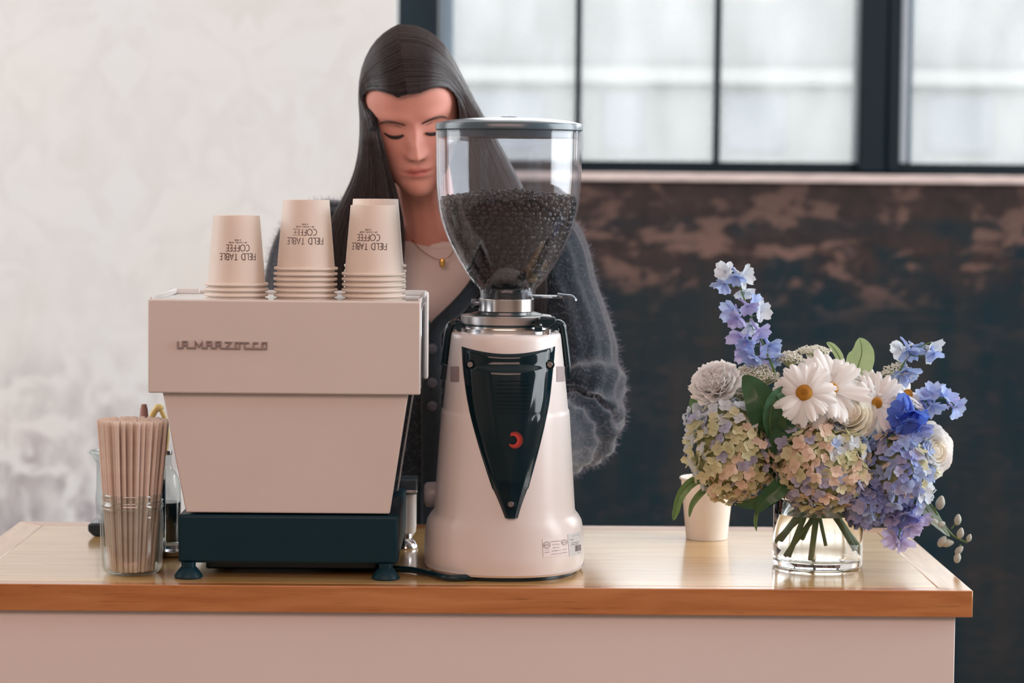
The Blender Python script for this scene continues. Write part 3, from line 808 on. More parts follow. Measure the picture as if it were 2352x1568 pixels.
ink(ts, [[(-.0035, 0), (.0035, 0)]], .0002, lambda x, y: f1(.155 + x/.033, .62 - y/.0255) + Vector((0, -.0002, 0)))
ts.mk('printing', M_sink, s1, ang=0, label='grey approval text with ringed ETL marks')
ts = MB()
for txt, cu, cv, sz in (('A', .42, .12, .0028), ('MADE IN SPAIN', .7, .12, .0011), ('MODEL', .3, .27, .0018), ('220V 60Hz 800W', .55, .42, .0018), ('SERIAL NUMBER', .5, .5, .0018), ('041127', .78, .9, .0016)):
    vs, fs = put(txt, f2, cu, cv, sz, s2, 1/.022, 1/.03); ts.add(vs, fs)
def bar(u0, u1, v0, v1): ts.add([f2(u, v) + Vector((0, -.0003, 0)) for u, v in ((u0, v0), (u1, v0), (u1, v1), (u0, v1))], [(0, 1, 2, 3)])
u = .5
rb = random.Random(3)
while u < .95:
    w_ = rb.choice((.012, .02, .03)); bar(u, u+w_, .56, .83); u += w_ + rb.choice((.012, .02))
bar(.05, .95, .185, .195)
ts.mk('printing', M_sink, s2, ang=0, label='small grey rating text above a barcode')

# hopper
hx = P(1167.5, 500, YG).x
hz_ = lambda py: P(1167.5, py, YG).z
hop_px = [(685,63),(672,63.5),(664,65),(652,76),(637,88.5),(616,102.5),(594,115.5),(566,130.5),(537,143.5),(500,155.5),(465,162.5),(430,165.5),(400,166.8),(350,167.6),(301,168)]
hop = [(hz_(y), r*k_) for y, r in hop_px]
hzs = [lerp(hop[0][0], hop[-1][0], i/60) for i in range(61)]
HR = lambda z: smooth_interp(hop, z)
tg = .0028
M_hop = thin_glass('clear_hopper_plastic', (247, 248, 250), 1.25, .022, (225, 228, 235), .015, 22, (1, 1, .5))
outer = [(HR(z), z) for z in hzs]; inner = [(HR(z)-tg, z) for z in hzs[::-1]]
MB().lathe(outer + inner + [outer[0]], (hx, YG, 0), 96).mk('hopper', M_hop, gr, ang=60)
zl = hz_(300)
M_lid = mat('slate_grey_plastic', (78, 98, 110), rough=.25, var=.03, coat=.4, coat_rough=.2)
lr = 168.8*k_
MB().lathe([(0, hz_(316)), (162*k_, hz_(316)), (163.5*k_, hz_(302)), (lr-.001, zl+.0002), (lr, zl+.001), (lr, hz_(288)), (lr-.0012, hz_(284)), (lr-.006, hz_(281.5)), (lr*.8, hz_(276.5)), (lr*.55, hz_(272.5)), (lr*.25, hz_(270.3)), (lr*.12, hz_(269.8)), (lr*.11, hz_(268)), (0, hz_(267.5))],
           (hx, YG, 0), 96).mk('hopper_lid', M_lid, gr, ang=28)
# throat: black inner cone at the neck and the slide gate
MB().lathe([(56*k_, hz_(684)), (56*k_, hz_(672)), (50*k_, hz_(650)), (36*k_, hz_(640)), (0, hz_(638))], (hx, YG, 0), 48).mk('hopper_throat', M_gloss, gr)
a, c = P(1205, 680, YG-.01), P(1291, 681.5, YG-.01)
MB().tube([a, c], .0022, 8, flat=(1, 2.2)).mk('slide_gate', M_steel, gr)
a = [P(x, y, YG-.01) for x, y in ((1280,676),(1288,678),(1300,679.5),(1312,681),(1319,686),(1323,692))]
MB().tube(curve(a, 4), [.0024]*8 + [.0026]*12 + [.0016], 8, flat=(1, 2.6)).mk('gate_handle', M_dsteel, gr)
MB().box(P(1204,0,YG).x, P(1224,0,YG).x, YG-.03, YG-.012, hz_(685), hz_(668)).mk('gate_guide', M_hop, gr)

# ------------------------------------------------------------------ coffee beans
M_bean = mat('dark_roast_bean', (40, 31, 33), rough=.34, var=.25, vscale=120, spec=.5)
def bean_mesh():
    mb = MB().ball((0, 0, 0), .0049, .0037, .0026, 12, 8)
    for v in mb.v:                            # flat side with the centre groove
        if v.z > 0:
            v.z *= .72
            v.z -= .0009*math.exp(-(v.y/.0008)**2)*sstep(.0049, .003, abs(v.x))
    return mb
bm_ = bean_mesh()
zt_b = hz_(463)
cnt_b = 0; rest = []; main = []
rb = random.Random(5)
def bmat(p, n, tilt=.5):
    n = (Vector(n) + Vector((rb.uniform(-tilt, tilt), rb.uniform(-tilt, tilt), rb.uniform(-tilt, tilt)))).normalized()
    s_ = rb.uniform(.88, 1.1)
    return Matrix.Translation(p) @ align(n, rb.uniform(0, 6.28)) @ Matrix.Rotation(pi*(rb.random() < .4), 4, 'X') @ Matrix.Scale(s_, 4)
R0 = HR(zt_b) - tg - .003
def topz(x, y):
    r = math.hypot(x, y)/R0
    return zt_b + .0105*(1-r*r) + .003*noise.noise(Vector((x*40, y*40, 0)))
# wall layer
z = zt_b - .002
row = 0
while z > hz_(655):
    r = HR(z) - tg - .0034; n = max(6, int(2*pi*r/.0079)); sl = (HR(z+.004) - HR(z-.004))/.008
    for i in range(n):
        t = 2*pi*(i + .5*(row % 2) + rb.uniform(-.3, .3))/n
        nn = Vector((cos(t), sin(t), -sl)).normalized()
        p = Vector((hx + r*cos(t), YG + r*sin(t), z + rb.uniform(-.0018, .0018)))
        vis = -sin(t)
        (main if vis > .12 else rest).append((bmat(p, nn, .55), vis + rb.uniform(-.25, .0)*0, z))
    z -= .0064; row += 1
# heap on top: two loose layers
for lay in range(2):
    y = -R0
    while y < R0:
        x = -R0
        while x < R0:
            a = x + rb.uniform(-.0022, .0022); c = y + rb.uniform(-.0022, .0022)
            if math.hypot(a, c) < R0 - .001:
                p = Vector((hx + a, YG + c, topz(a, c) + .003*lay + rb.uniform(-.0012, .002) - .001))
                (main if (lay == 1 and c < .02) else rest).append((bmat(p, (0, 0, 1), .7), 2, 0))
            x += .0076
        y += .0066
rb.shuffle(main)
main.sort(key=lambda q: 0 if q[1] == 2 else 1)
tops = [q for q in main if q[1] == 2]; walls = [q for q in main if q[1] != 2]
pick = tops[:110] + sorted(walls, key=lambda q: -(q[1] + (q[2]-zt_b)*3))[:190]
ids = set(id(q) for q in pick); rest += [q for q in main if id(q) not in ids]
fb = None
for q in pick:
    if fb is None:
        o = mk('coffee_bean', bm_.v, bm_.f, M_bean, None, local=True, ang=180); fb = o.data
    else:
        o = bpy.data.objects.new('coffee_bean', fb); C.objects.link(o)
    o.matrix_world = q[0]
    tag(o, 'dark roasted coffee bean in the outer layer of the hopper heap', 'coffee bean', 'coffee beans in the hopper')
bv = [tuple(v) for v in bm_.v]
mb = MB()
for q in rest:
    mb.add([q[0] @ Vector(v) for v in bv], bm_.f)
# solid heart of the heap under the loose beans
hs = [lerp(hz_(650), zt_b - .004, i/20) for i in range(21)]
mb.lathe([(0, hs[0])] + [(HR(z) - tg - .0062, z) for z in hs] + [(R0*.5, zt_b + .003), (0, zt_b + .006)], (hx, YG, 0), 48)
o = mb.mk('coffee_beans', M_bean, None, ang=180, kind='stuff')
tag(o, 'dark roasted coffee beans filling the rest of the hopper', 'coffee beans')

# power cord
cpts = [PZ(880, 1307, ZC+.005), PZ(905, 1305, ZC+.005), PZ(950, 1309, ZC+.005), PZ(995, 1319, ZC+.005), PZ(1040, 1327, ZC+.005)]
cpts = [PZ(905, 1307, ZC+.0045) + Vector((-.09, .06, 0))] + cpts[1:] + [Vector((gx-.02, YG-.10, ZC+.0045))]
o = MB().tube(curve(cpts, 8), .0042, 10).mk('power_cord', M_bplast, None)
tag(o, 'black power cord running from under the espresso machine to the grinder', 'power cord')
# ------------------------------------------------------------------ straw jar and what stands behind it
M_jar = thin_glass('clear_jar_glass', (244, 247, 246), 1.5, .012, (235, 240, 240), .0, 40)
YJ = P(304, 1300, 3.2).y; pj = PZ(303, 1316, ZC); YJ = pj.y; kj = YJ/FPX
J = lambda py: P(303, py, YJ).z
jt = thing('straw_jar', 'clear glass preserving jar full of tan drinking straws', 'jar', (pj.x, YJ, ZC))
jp = [(0, ZC+.0006), (52*kj, ZC+.0006), (60*kj, ZC+.002), (67*kj, ZC+.007), (70*kj, ZC+.013), (71.5*kj, J(1260)), (72.5*kj, J(1200)), (72*kj, J(1180)), (69*kj, J(1166)), (72*kj, J(1162)), (72.5*kj, J(1158)), (70*kj, J(1153)), (67.5*kj, J(1149)), (67.5*kj, J(1142)), (69.5*kj, J(1140)), (69.5*kj, J(1134)), (68*kj, J(1131.5))]
zin = [(max(0, r-.0026) if r > 0 else 0, z) for r, z in jp[::-1]]
zin = [(r, max(z, ZC+.005)) for r, z in zin]
MB().lathe(jp + zin[:-1] + [(0, ZC+.005)], (pj.x, YJ, 0), 64).mk('jar_glass', M_jar, jt, ang=50)
for py in (1148, 1163):
    MB().lathe([(70.5*kj + .0011*cos(t*pi/5), J(py) + .0011*sin(t*pi/5)) for t in range(11)], (pj.x, YJ, 0), 64).mk('screw_thread', M_jar, jt)
M_straw = mat('tan_straw', (255, 242, 234), rough=.4, var=.05, vscale=60, tl=.55)
rs = .0026; Ls = .2
sm = MB()
n = 12
sm.loft([[(r*cos(2*pi*i/n), r*sin(2*pi*i/n), z) for i in range(n)] for r, z in ((rs, 0), (rs, Ls), (rs*.82, Ls), (rs*.82, 0))], False, False)
smesh = None; spos = []
rr = random.Random(9)
dx = .0056
for j in range(-7, 8):
    for i in range(-7, 8):
        x = (i + .5*(j % 2))*dx; y = j*dx*.866
        if math.hypot(x, y) < .0262: spos.append((x, y))
topc = P(303, 968, YJ)
for x, y in spos:
    f = 1.74
    b_ = Vector((pj.x + x*1.1 + rr.uniform(-.0004, .0004) - .001, YJ + y*1.1, ZC + .0056))
    lean = .010*(x/.027)
    t_ = Vector((pj.x + .002 + x*f + rr.uniform(-.0016, .0016), YJ + y*f + rr.uniform(-.0016, .0016), ZC + .0056 + Ls))
    d = (t_ - b_).normalized()
    q = d.to_track_quat('Z', 'Y').to_matrix().to_4x4()
    if smesh is None:
        o = mk('drinking_straw', sm.v, sm.f, M_straw, None, local=True, ang=60); smesh = o.data
    else:
        o = bpy.data.objects.new('drinking_straw', smesh); C.objects.link(o)
    o.matrix_world = Matrix.Translation(b_) @ q
    tag(o, 'tan translucent drinking straw fanning out of the glass jar', 'straw', 'drinking straws in the jar')

M_bot = thin_glass('clear_bottle_glass', (236, 240, 240), 1.4, .03, (230, 232, 234), .0, 30)
M_syr = mat('dark_syrup', (22, 32, 38), rough=.12, var=.05)
# tall squeeze bottle directly behind the jar
YT = 3.31; kt = YT/FPX; pt = P(331, 1200, YT)
T = lambda py: P(331, py, YT).z
t = thing('sauce_bottle', 'tall bottle of dark sauce with a pink pointed nozzle, behind the straws', 'bottle', (pt.x, YT, ZC))
MB().lathe([(0, ZC+.0005), (46*kt, ZC+.0005), (50*kt, ZC+.004), (50*kt, T(1090)), (49*kt, T(1040)), (38*kt, T(1008)), (24*kt, T(998)), (24*kt, T(990))], (pt.x, YT, 0), 48).mk('bottle_body', M_bot, t)
MB().lathe([(0, ZC+.003), (48.5*kt, ZC+.003), (48.5*kt, T(1100)), (0, T(1100))], (pt.x, YT, 0), 48).mk('sauce', M_syr, t)
MB().lathe([(24.5*kt, T(1000)), (25*kt, T(978)), (15*kt, T(970)), (10.5*kt, T(962)), (8.6*kt, T(940)), (5.8*kt, T(928)), (0, T(927.5))], (pt.x, YT, 0), 32).mk('nozzle', mat('dusky_pink_plastic', (176, 134, 126), rough=.5), t, label='dusky pink pointed nozzle')
# round-shouldered syrup bottle with a gold pump
YS = 3.452; ks = YS/FPX; ps = P(384, 1200, YS)
T2 = lambda py: P(384, py, YS).z
t = thing('syrup_bottle', 'round-shouldered clear bottle of dark syrup with a golden pump', 'bottle', (ps.x, YS, ZC))
MB().lathe([(0, ZC+.0005), (28*ks, ZC+.0005), (31*ks, ZC+.003), (32*ks, T2(1150)), (31*ks, T2(1118)), (27*ks, T2(1098)), (20*ks, T2(1083)), (13*ks, T2(1076)), (10.5*ks, T2(1066)), (10*ks, T2(1042))], (ps.x, YS, 0), 40).mk('bottle_body', M_bot, t)
MB().lathe([(0, ZC+.003), (30.4*ks, ZC+.003), (30.4*ks, T2(1152)), (0, T2(1152))], (ps.x, YS, 0), 40).mk('syrup', M_syr, t)
MB().lathe([(10.2*ks, T2(1044)), (11.6*ks, T2(1042)), (11.6*ks, T2(1034)), (0, T2(1033))], (ps.x, YS, 0), 32).mk('collar', M_steel, t)
M_gold = mat('golden_plastic', (232, 208, 138), rough=.3, var=.04)
MB().tube([(ps.x - .001, YS, T2(1036)), (P(383, 1000, YS).x, YS, T2(1000)), (P(381, 960, YS).x, YS, T2(966))], [.0022, .0042, .0042], 12).mk('pump_stem', M_gold, t)
MB().tube(curve([P(382, 968, YS), P(373, 948, YS), P(366, 936, YS), P(357, 942, YS), P(349, 956, YS), P(346, 966, YS)], 5), [.0035]*8 + [.0058]*6 + [.0046]*12, 12).mk('pump_spout', M_gold, t)
# small steel dish
pd = PZ(402, 1274, ZC)
t = MB().lathe([(0, .0006), (.024, .0006), (.029, .003), (.0315, .008), (.031, .0088), (.028, .004), (0, .0025)], pd, 40).mk('steel_dish', M_steel, None)
tag(t, 'small shallow steel dish between the jar and the espresso machine', 'dish')
# glass server on a black scale
YC = 3.56; kc = YC/FPX; pc = P(286, 1200, YC)
sc_ = PZ(262, 1232, ZC)
t = thing('scale', 'low black scale under the glass server behind the straws', 'scale', (pc.x, YC, ZC))
xa = P(203, 1220, YC-.05).x
zt_s = P(230, 1203, YC-.05).z
MB().prism([(xa, YC-.055, ZC+.008), (xa+.008, YC-.055, ZC+.0006), (xa+.092, YC-.055, ZC+.0006), (xa+.1, YC-.055, ZC+.008), (xa+.1, YC-.055, zt_s), (xa, YC-.055, zt_s)], (0, .11, 0)).mk('scale_body', mat('scale_black', (24, 44, 56), rough=.35), t, bevel=.002)
MB().box(xa+.004, xa+.096, YC-.051, YC+.051, zt_s, zt_s+.0015).mk('scale_plate', M_dsteel, t)
T3 = lambda py: P(286, py, YC).z
t = thing('glass_server', 'clear glass coffee server with a poured lip, half hidden behind the straws', 'coffee server', (xa+.05, YC, zt_s))
cxs = xa + .05
zt3 = zt_s + .0018
def server_ring(r, z, lip=0):
    return [(cxs + (r + lip*max(0, cos(2*pi*i/48 - pi))**6)*cos(2*pi*i/48), YC + r*sin(2*pi*i/48), z) for i in range(48)]
MB().loft([server_ring(.03, zt3), server_ring(.046, zt3+.002), server_ring(.0475, zt3+.03), server_ring(.046, T3(1120)), server_ring(.0455, T3(1062)), server_ring(.046, T3(1045), .007), server_ring(.0468, T3(1037), .011)], True, False).mk('server_glass', M_bot, t)
MB().tube([server_ring(.0468, T3(1037), .011)[i % 48] for i in range(49)], .0018, 8).mk('server_rim', M_bot, t)

# ------------------------------------------------------------------ lone paper cup behind the flowers
pk_ = PZ(1623, 1236, ZC); YK = pk_.y; kk = YK/FPX
t = thing('paper_cup', 'single upright plain white paper cup behind the flowers', 'paper cup', pk_)
hk = P(1622, 1096, YK).z - ZC
R1, R2 = 61*kk, 47.5*kk
MB().lathe([(0, .004), (R2-.0015, .004), (R2-.0012, .0006), (R2, .0004), (R1, hk-.002), (R1-.0006, hk-.002), (R2-.0006, .005), (0, .0045)], pk_, 48).mk('cup_body', M_cup, t, ang=50)
MB().lathe([(R1 + .0006 + .0019*cos(q*pi/5), hk - .001 + .0019*sin(q*pi/5)) for q in range(11)], pk_, 48).mk('rim', M_cup, t)
# ------------------------------------------------------------------ vase of flowers
rf = random.Random(21)
pv = PZ(1877, 1299, ZC); XV, YV = pv.x, pv.y; kv = YV/FPX
V = lambda px, py, dy=0.0: P(px, py, YV + dy)
m = bpy.data.materials.new('clear_vase_glass'); m.use_nodes = True
b = m.node_tree.nodes['Principled BSDF']; b.inputs['Transmission Weight'].default_value = 1; b.inputs['Roughness'].default_value = 0
b.inputs['IOR'].default_value = 1.46; b.inputs['Base Color'].default_value = (.985, .995, .99, 1); M_vase = m
m = bpy.data.materials.new('vase_water'); m.use_nodes = True
b = m.node_tree.nodes['Principled BSDF']; b.inputs['Transmission Weight'].default_value = 1; b.inputs['Roughness'].default_value = 0
b.inputs['IOR'].default_value = 1.33; b.inputs['Base Color'].default_value = (.99, 1, .995, 1); M_water = m
RV = 103.5*kv; HV = P(1877, 1140, YV).z - ZC
vt = thing('flower_vase', 'round clear glass vase half full of water, holding the bouquet', 'vase', (XV, YV, ZC))
tw, tb = .0019, .0105
MB().lathe([(0, .0006), (RV-.006, .0006), (RV-.002, .0018), (RV, .005), (RV, HV-.001), (RV-.0006, HV), (RV-tw+.0006, HV), (RV-tw, HV-.001), (RV-tw, tb+.006), (RV-tw-.003, tb+.0015), (RV-tw-.008, tb), (0, tb)], (XV, YV, ZC), 80).mk('vase_glass', M_vase, vt, ang=60)
zw = V(1877, 1176).z - ZC
MB().lathe([(0, tb-.0002), (RV-tw-.0078, tb-.0002), (RV-tw-.0028, tb+.0013), (RV-tw+.0002, tb+.006), (RV-tw+.0002, zw), (RV-tw-.003, zw-.0012), (0, zw-.0012)], (XV, YV, ZC), 80).mk('water', M_water, vt, ang=60)

M_stem = mat('green_stem', (86, 122, 66), rough=.5, var=.12)
M_stemd = mat('dark_green_stem', (58, 88, 52), rough=.5, var=.15)
M_leafd = mat('dark_leaf', (58, 98, 66), rough=.32, var=.16, vscale=60, tl=.15)
M_leafl = mat('pale_leaf', (172, 196, 146), rough=.45, var=.06, vscale=50, tl=.4)
M_leafm = mat('mid_green_leaf', (112, 146, 92), rough=.4, var=.1, vscale=50, tl=.3)
M_leafg = mat('grey_green_leaf', (150, 170, 160), rough=.5, var=.06, vscale=50, tl=.3)
FL = {k: mat('petal_' + k, c, rough=.55, var=.05, vscale=150, tl=.42) for k, c in {
    'cream_green': (232, 230, 194), 'lime': (214, 214, 174), 'blush': (243, 222, 204), 'lilac': (194, 196, 226), 'pale_blue': (178, 198, 236), 'periwinkle': (164, 178, 230),  # blush: pink tinge of the warm light put into the petal colour
    'ice': (226, 234, 242), 'deep_blue': (104, 138, 224), 'sky': (186, 206, 246), 'white': (252, 251, 249), 'ivory': (253, 247, 234), 'violet': (202, 200, 240)}.items()}
M_disc = mat('golden_brown_disc', (176, 124, 34), rough=.7, var=.35, vscale=900)

def stem_path(p, sx, sy, zend=None):
    """from bloom centre p to the mouth of the vase and down into the water, ending at offset (sx, sy)"""
    base = Vector((XV + sx, YV + sy, ZC + (zend if zend is not None else tb + .003)))
    mouth = Vector((XV + (p.x - XV)*.12 - sx*.25, YV + (p.y - YV)*.12 - sy*.25, ZC + HV - .004))
    lim = RV - .012
    r = math.hypot(mouth.x - XV, mouth.y - YV)
    return curve([p, Vector((lerp(p.x, mouth.x, .75), lerp(p.y, mouth.y, .75), lerp(p.z, mouth.z, .6))), mouth, base], 7)
SLOTS = [(-.035, -.012), (-.012, -.03), (.006, -.026), (.04, -.008), (.046, .004), (-.048, .006), (-.03, .028), (.012, .03), (.03, .03), (-.008, .038), (.046, .018), (-.042, -.018), (.02, -.03), (-.002, .012), (.024, .012), (-.02, .006)]
slot_i = [0]
LONG = (6, 9, 13)
def flower(name, label, cat, p, r=.0022, m=None, group=None, slot=None):
    p = Vector(p)
    s = SLOTS[slot_i[0] % len(SLOTS)] if slot is None else SLOTS[slot]
    j = (rf.uniform(-.004, .004), rf.uniform(-.004, .004)) if slot_i[0] >= len(SLOTS) else (0, 0)
    slot_i[0] += 1
    if slot_i[0] in LONG or name in ('hydrangea', 'rose'):
        path = stem_path(p, s[0] + j[0], s[1] + j[1], tb + .003 + rf.uniform(0, .02))
    else:                          # short stem tucked into the mass of flowers above the vase
        e = Vector((XV + (p.x - XV)*.35, YV + (p.y - YV)*.35 + .01, ZC + HV + .012)); path = curve([p, p.lerp(e, .5) + Vector((0, 0, -.006)), e], 6)
    t = thing(name, label, cat, path[-1], group)
    MB().tube(path, r, 8).mk('stem', m or M_stem, t)
    return t
SH = {}
def shared(key, fn, m, name):
    """mesh datablock made once per key"""
    if key not in SH:
        mb = fn(); me = bpy.data.meshes.new(name); me.from_pydata([tuple(v) for v in mb.v], [], mb.f); me.validate()
        me.polygons.foreach_set('use_smooth', [True]*len(me.polygons)); me.materials.append(m); SH[key] = me
    return SH[key]
def petal_fn(L, W, wprof, curl, cup=0, ruffle=0, base=.12, seed=0, roll=0):
    """petal along +X from the origin: curl bends it in z over its length, cup across its width"""
    def fn(u, v):
        w = W*(base + (1-base)*wprof(v)) if v > 0 else W*base
        y = (u-.5)*2
        x = L*v; z = curl(v)*L + cup*L*y*y*v*.5
        z += ruffle*L*v*v*sin(y*9 + seed*2.1) * .5
        x -= roll*L*y*y*v
        return (x, y*w, z)
    return fn
RP = lambda v: sin(pi*min(1, v*.92)**.8)**.6 if v < .99 else .35     # broad round tip

# ---- hydrangea florets
def floret_mesh(var):
    def go():
        r = random.Random(var); mb = MB()
        for k in range(4):
            f = petal_fn(.0092*r.uniform(.9, 1.08), .0047*r.uniform(.9, 1.1), lambda v: sin(pi*min(.999, .08 + v*.86))**.6, lambda v, c=r.uniform(-.1, .3): .22*v - c*v*v, cup=r.uniform(.05, .35), ruffle=.04, seed=k+var, base=.16)
            b0 = len(mb.v); mb.grid(f, 4, 4); a = k*pi/2 + r.uniform(-.14, .14); ti = r.uniform(-.3, .35)
            R_ = Matrix.Rotation(a, 3, 'Z') @ Matrix.Rotation(-ti, 3, 'Y')
            for i in range(b0, len(mb.v)): mb.v[i] = R_ @ mb.v[i] + Vector((0, 0, .0002*k))
        mb.ball((0, 0, .0008), .0011, .0011, .0011, 6, 4)
        return mb
    return go
def hydrangea(label, cpx, cpy, rx, ry, dy, depth, pal, n, slot, front=.55, scale=1.0):
    c = V(cpx, cpy, dy); k = (YV+dy)/FPX; rx *= k; ry *= k
    t = flower('hydrangea', label, 'hydrangea', c + Vector((0, 0, -ry*.3)), .0034, M_stem, 'hydrangeas in the bouquet', slot)
    mb = MB().ball(c, rx*.84, depth*.84, ry*.84, 20, 14)
    for v in mb.v: v += Vector((noise.noise(v*60), noise.noise(v*60 + Vector((9, 0, 0))), noise.noise(v*60 + Vector((0, 9, 0)))))*.006
    mb.mk('flower_core', mat('dull_green_core', (132, 136, 92), rough=.8, var=.3, vscale=120), t, ang=180)  # dull green ball fills the space between the florets
    ga = pi*(3 - sqrt(5)); i = 0
    for i in range(n):
        z = 1 - 2*(i+.5)/n; r = sqrt(1-z*z); a = ga*i
        nx_, ny_, nz_ = r*cos(a), r*sin(a), z
        if ny_ > front: continue
        nn = Vector((nx_/rx, ny_/depth, nz_/ry)).normalized()
        p = c + Vector((nx_*rx, ny_*depth, nz_*ry)) * rf.uniform(.86, 1.03) + Vector((rf.uniform(-1, 1), rf.uniform(-1, 1), rf.uniform(-1, 1)))*.0022
        nn = (nn + Vector((rf.uniform(-.7, .7), rf.uniform(-.7, .7), rf.uniform(-.4, .7)))).normalized()
        key = pal(nx_, nz_, rf)
        me = shared(('flo', key, i % 3), floret_mesh(i % 3), FL[key], 'floret')
        place('floret', me, Matrix.Translation(p) @ align(nn, rf.uniform(0, 6.28)) @ Matrix.Scale(scale*rf.uniform(.72, 1.15), 4), t)
    return t
def pal_left(x, z, r):
    q = r.random()
    if z > .55: return 'ice' if q < .55 else ('lilac' if q < .7 else 'cream_green')  # near-white top florets have the backlight put into their colour
    if x < -.55: return 'ice' if q < .4 else 'cream_green' if q < .8 else 'lime'
    return 'blush' if q < .30 else 'lime' if q < .52 else 'cream_green' if q < .82 else 'lilac'
def pal_mid(x, z, r):
    q = r.random()
    if z > .3 and x > .15: return 'ice' if q < .5 else 'cream_green' if q < .8 else 'pale_blue'
    if z < -.25: return 'lime' if q < .3 else 'cream_green' if q < .5 else 'lilac' if q < .8 else 'blush'
    return 'blush' if q < .4 else 'cream_green' if q < .7 else 'lilac' if q < .85 else 'lime'
def pal_blue(x, z, r):
    q = r.random()
    if x > .45: return 'ice' if q < .35 else 'pale_blue' if q < .8 else 'cream_green'
    return 'periwinkle' if q < .42 else 'pale_blue' if q < .75 else 'lilac' if q < .92 else 'blush'
hydrangea('large green hydrangea head, blushed in colour for the warm light, at the left of the bouquet', 1681, 1032, 101, 121, -.025, .062, pal_left, 330, 0)
hydrangea('cream and lilac hydrangea head in the middle, above the vase', 1884, 1066, 112, 108, -.045, .058, pal_mid, 330, 1)
hydrangea('blue hydrangea head at the right of the bouquet', 2060, 1086, 84, 108, -.018, .055, pal_blue, 250, 3, scale=1.1)
hydrangea('small periwinkle hydrangea head hanging over the vase rim', 1985, 1158, 54, 50, -.035, .032, lambda x, z, r: 'periwinkle' if r.random() < .5 else ('pale_blue' if r.random() < .6 else 'lilac'), 120, 4)
hydrangea('hydrangea head, whitened in colour for backlight, at the top left edge', 1642, 968, 66, 58, .02, .04, lambda x, z, r: 'ice' if r.random() < .7 else 'lilac', 150, 6, front=.8)  # icy florets paint the backlit top of the left head

# ---- daisies
def dpetal(var):
    def go():
        r = random.Random(var*7+1); c1 = r.uniform(-.05, .3); c2 = r.uniform(.1, .5)
        wp = lambda v: (.35 + .65*min(1, v*2.2)) * (1 if v < .7 else max(.12, cos((v-.7)/.3*1.45)))
        mb = MB().grid(petal_fn(1, .145, wp, lambda v: c1*v - c2*v*v, cup=-.22, base=.3, ruffle=.0), 4, 9)
        for v in mb.v: v.z += .012*cos(v.y*60)
        return mb
    return go
def daisy(label, px, py, Rp, nrm, dy, npet, rows, slot, disc=30, discvis=True, m='white'):
    c = V(px, py, dy); k = (YV+dy)/FPX
    t = flower('daisy', label, 'daisy', c, .0022, M_stem, 'white daisies in the bouquet', slot)
    A = align(nrm); R_ = Rp*k; rd = disc*k
    for row in range(rows):
        for i in range(npet):
            a = 2*pi*(i + .5*row)/npet + rf.uniform(-.08, .08)
            L_ = (R_ - rd*.6)*rf.uniform(.86, 1.08)*(1 - .04*row)
            me = shared(('dp', m, i % 5), dpetal(i % 5), FL[m], 'petal')
            M_ = Matrix.Translation(c) @ A @ Matrix.Rotation(a, 4, 'Z') @ Matrix.Translation((rd*.62, 0, -.0016*row)) @ Matrix.Rotation(-(.16 - .13*row + rf.uniform(-.1, .12)), 4, 'Y') @ Matrix.Rotation(rf.uniform(-.3, .3), 4, 'X') @ Matrix.Diagonal((L_, L_*1.12, L_*.8, 1))
            place('petal', me, M_, t)
    mb = MB()
    mb.lathe([(rd*1.0, -.001), (rd*1.02, .0012), (rd*.85, .0036), (rd*.5, .0056), (0.0001, .0062)], (0, 0, 0), 28)
    n = 150
    for i in range(n):
        rr_ = rd*sqrt((i+.5)/n); a = i*2.39996
        h = .0062*(1-(rr_/rd)**2.2) + .0003
        mb.ball((rr_*cos(a), rr_*sin(a), h), .0007, .0007, .0010, 5, 4)
    mk('disc', [c + (A.to_3x3() @ v) for v in mb.v], mb.f, M_disc, t, ang=180, label='golden brown disc')
    return t
daisy('white daisy facing the room, frontmost beside the dark leaf', 1847, 902, 74, (-.12, -.9, .28), -.076, 21, 2, 2, 19)
daisy('white daisy just behind the front one, disc partly covered', 1909, 893, 92, (.16, -.8, .5), -.052, 24, 3, 7, 17)
daisy('white daisy right of the cream rose, small golden disc', 2014, 925, 72, (.25, -.9, .2), -.03, 22, 2, 8, 13)
daisy('white daisy turned upwards at the top of the bouquet', 1893, 850, 70, (.05, -.25, .95), -.005, 24, 3, 9, 15)
daisy('white daisy behind the right daisy, seen from the side', 1998, 878, 60, (.3, -.25, .9), .0, 22, 3, 13, 13)
daisy('white daisy at the right, seen edge on above the blue flowers', 2085, 905, 56, (.45, -.3, .85), -.005, 20, 3, 14, 12)

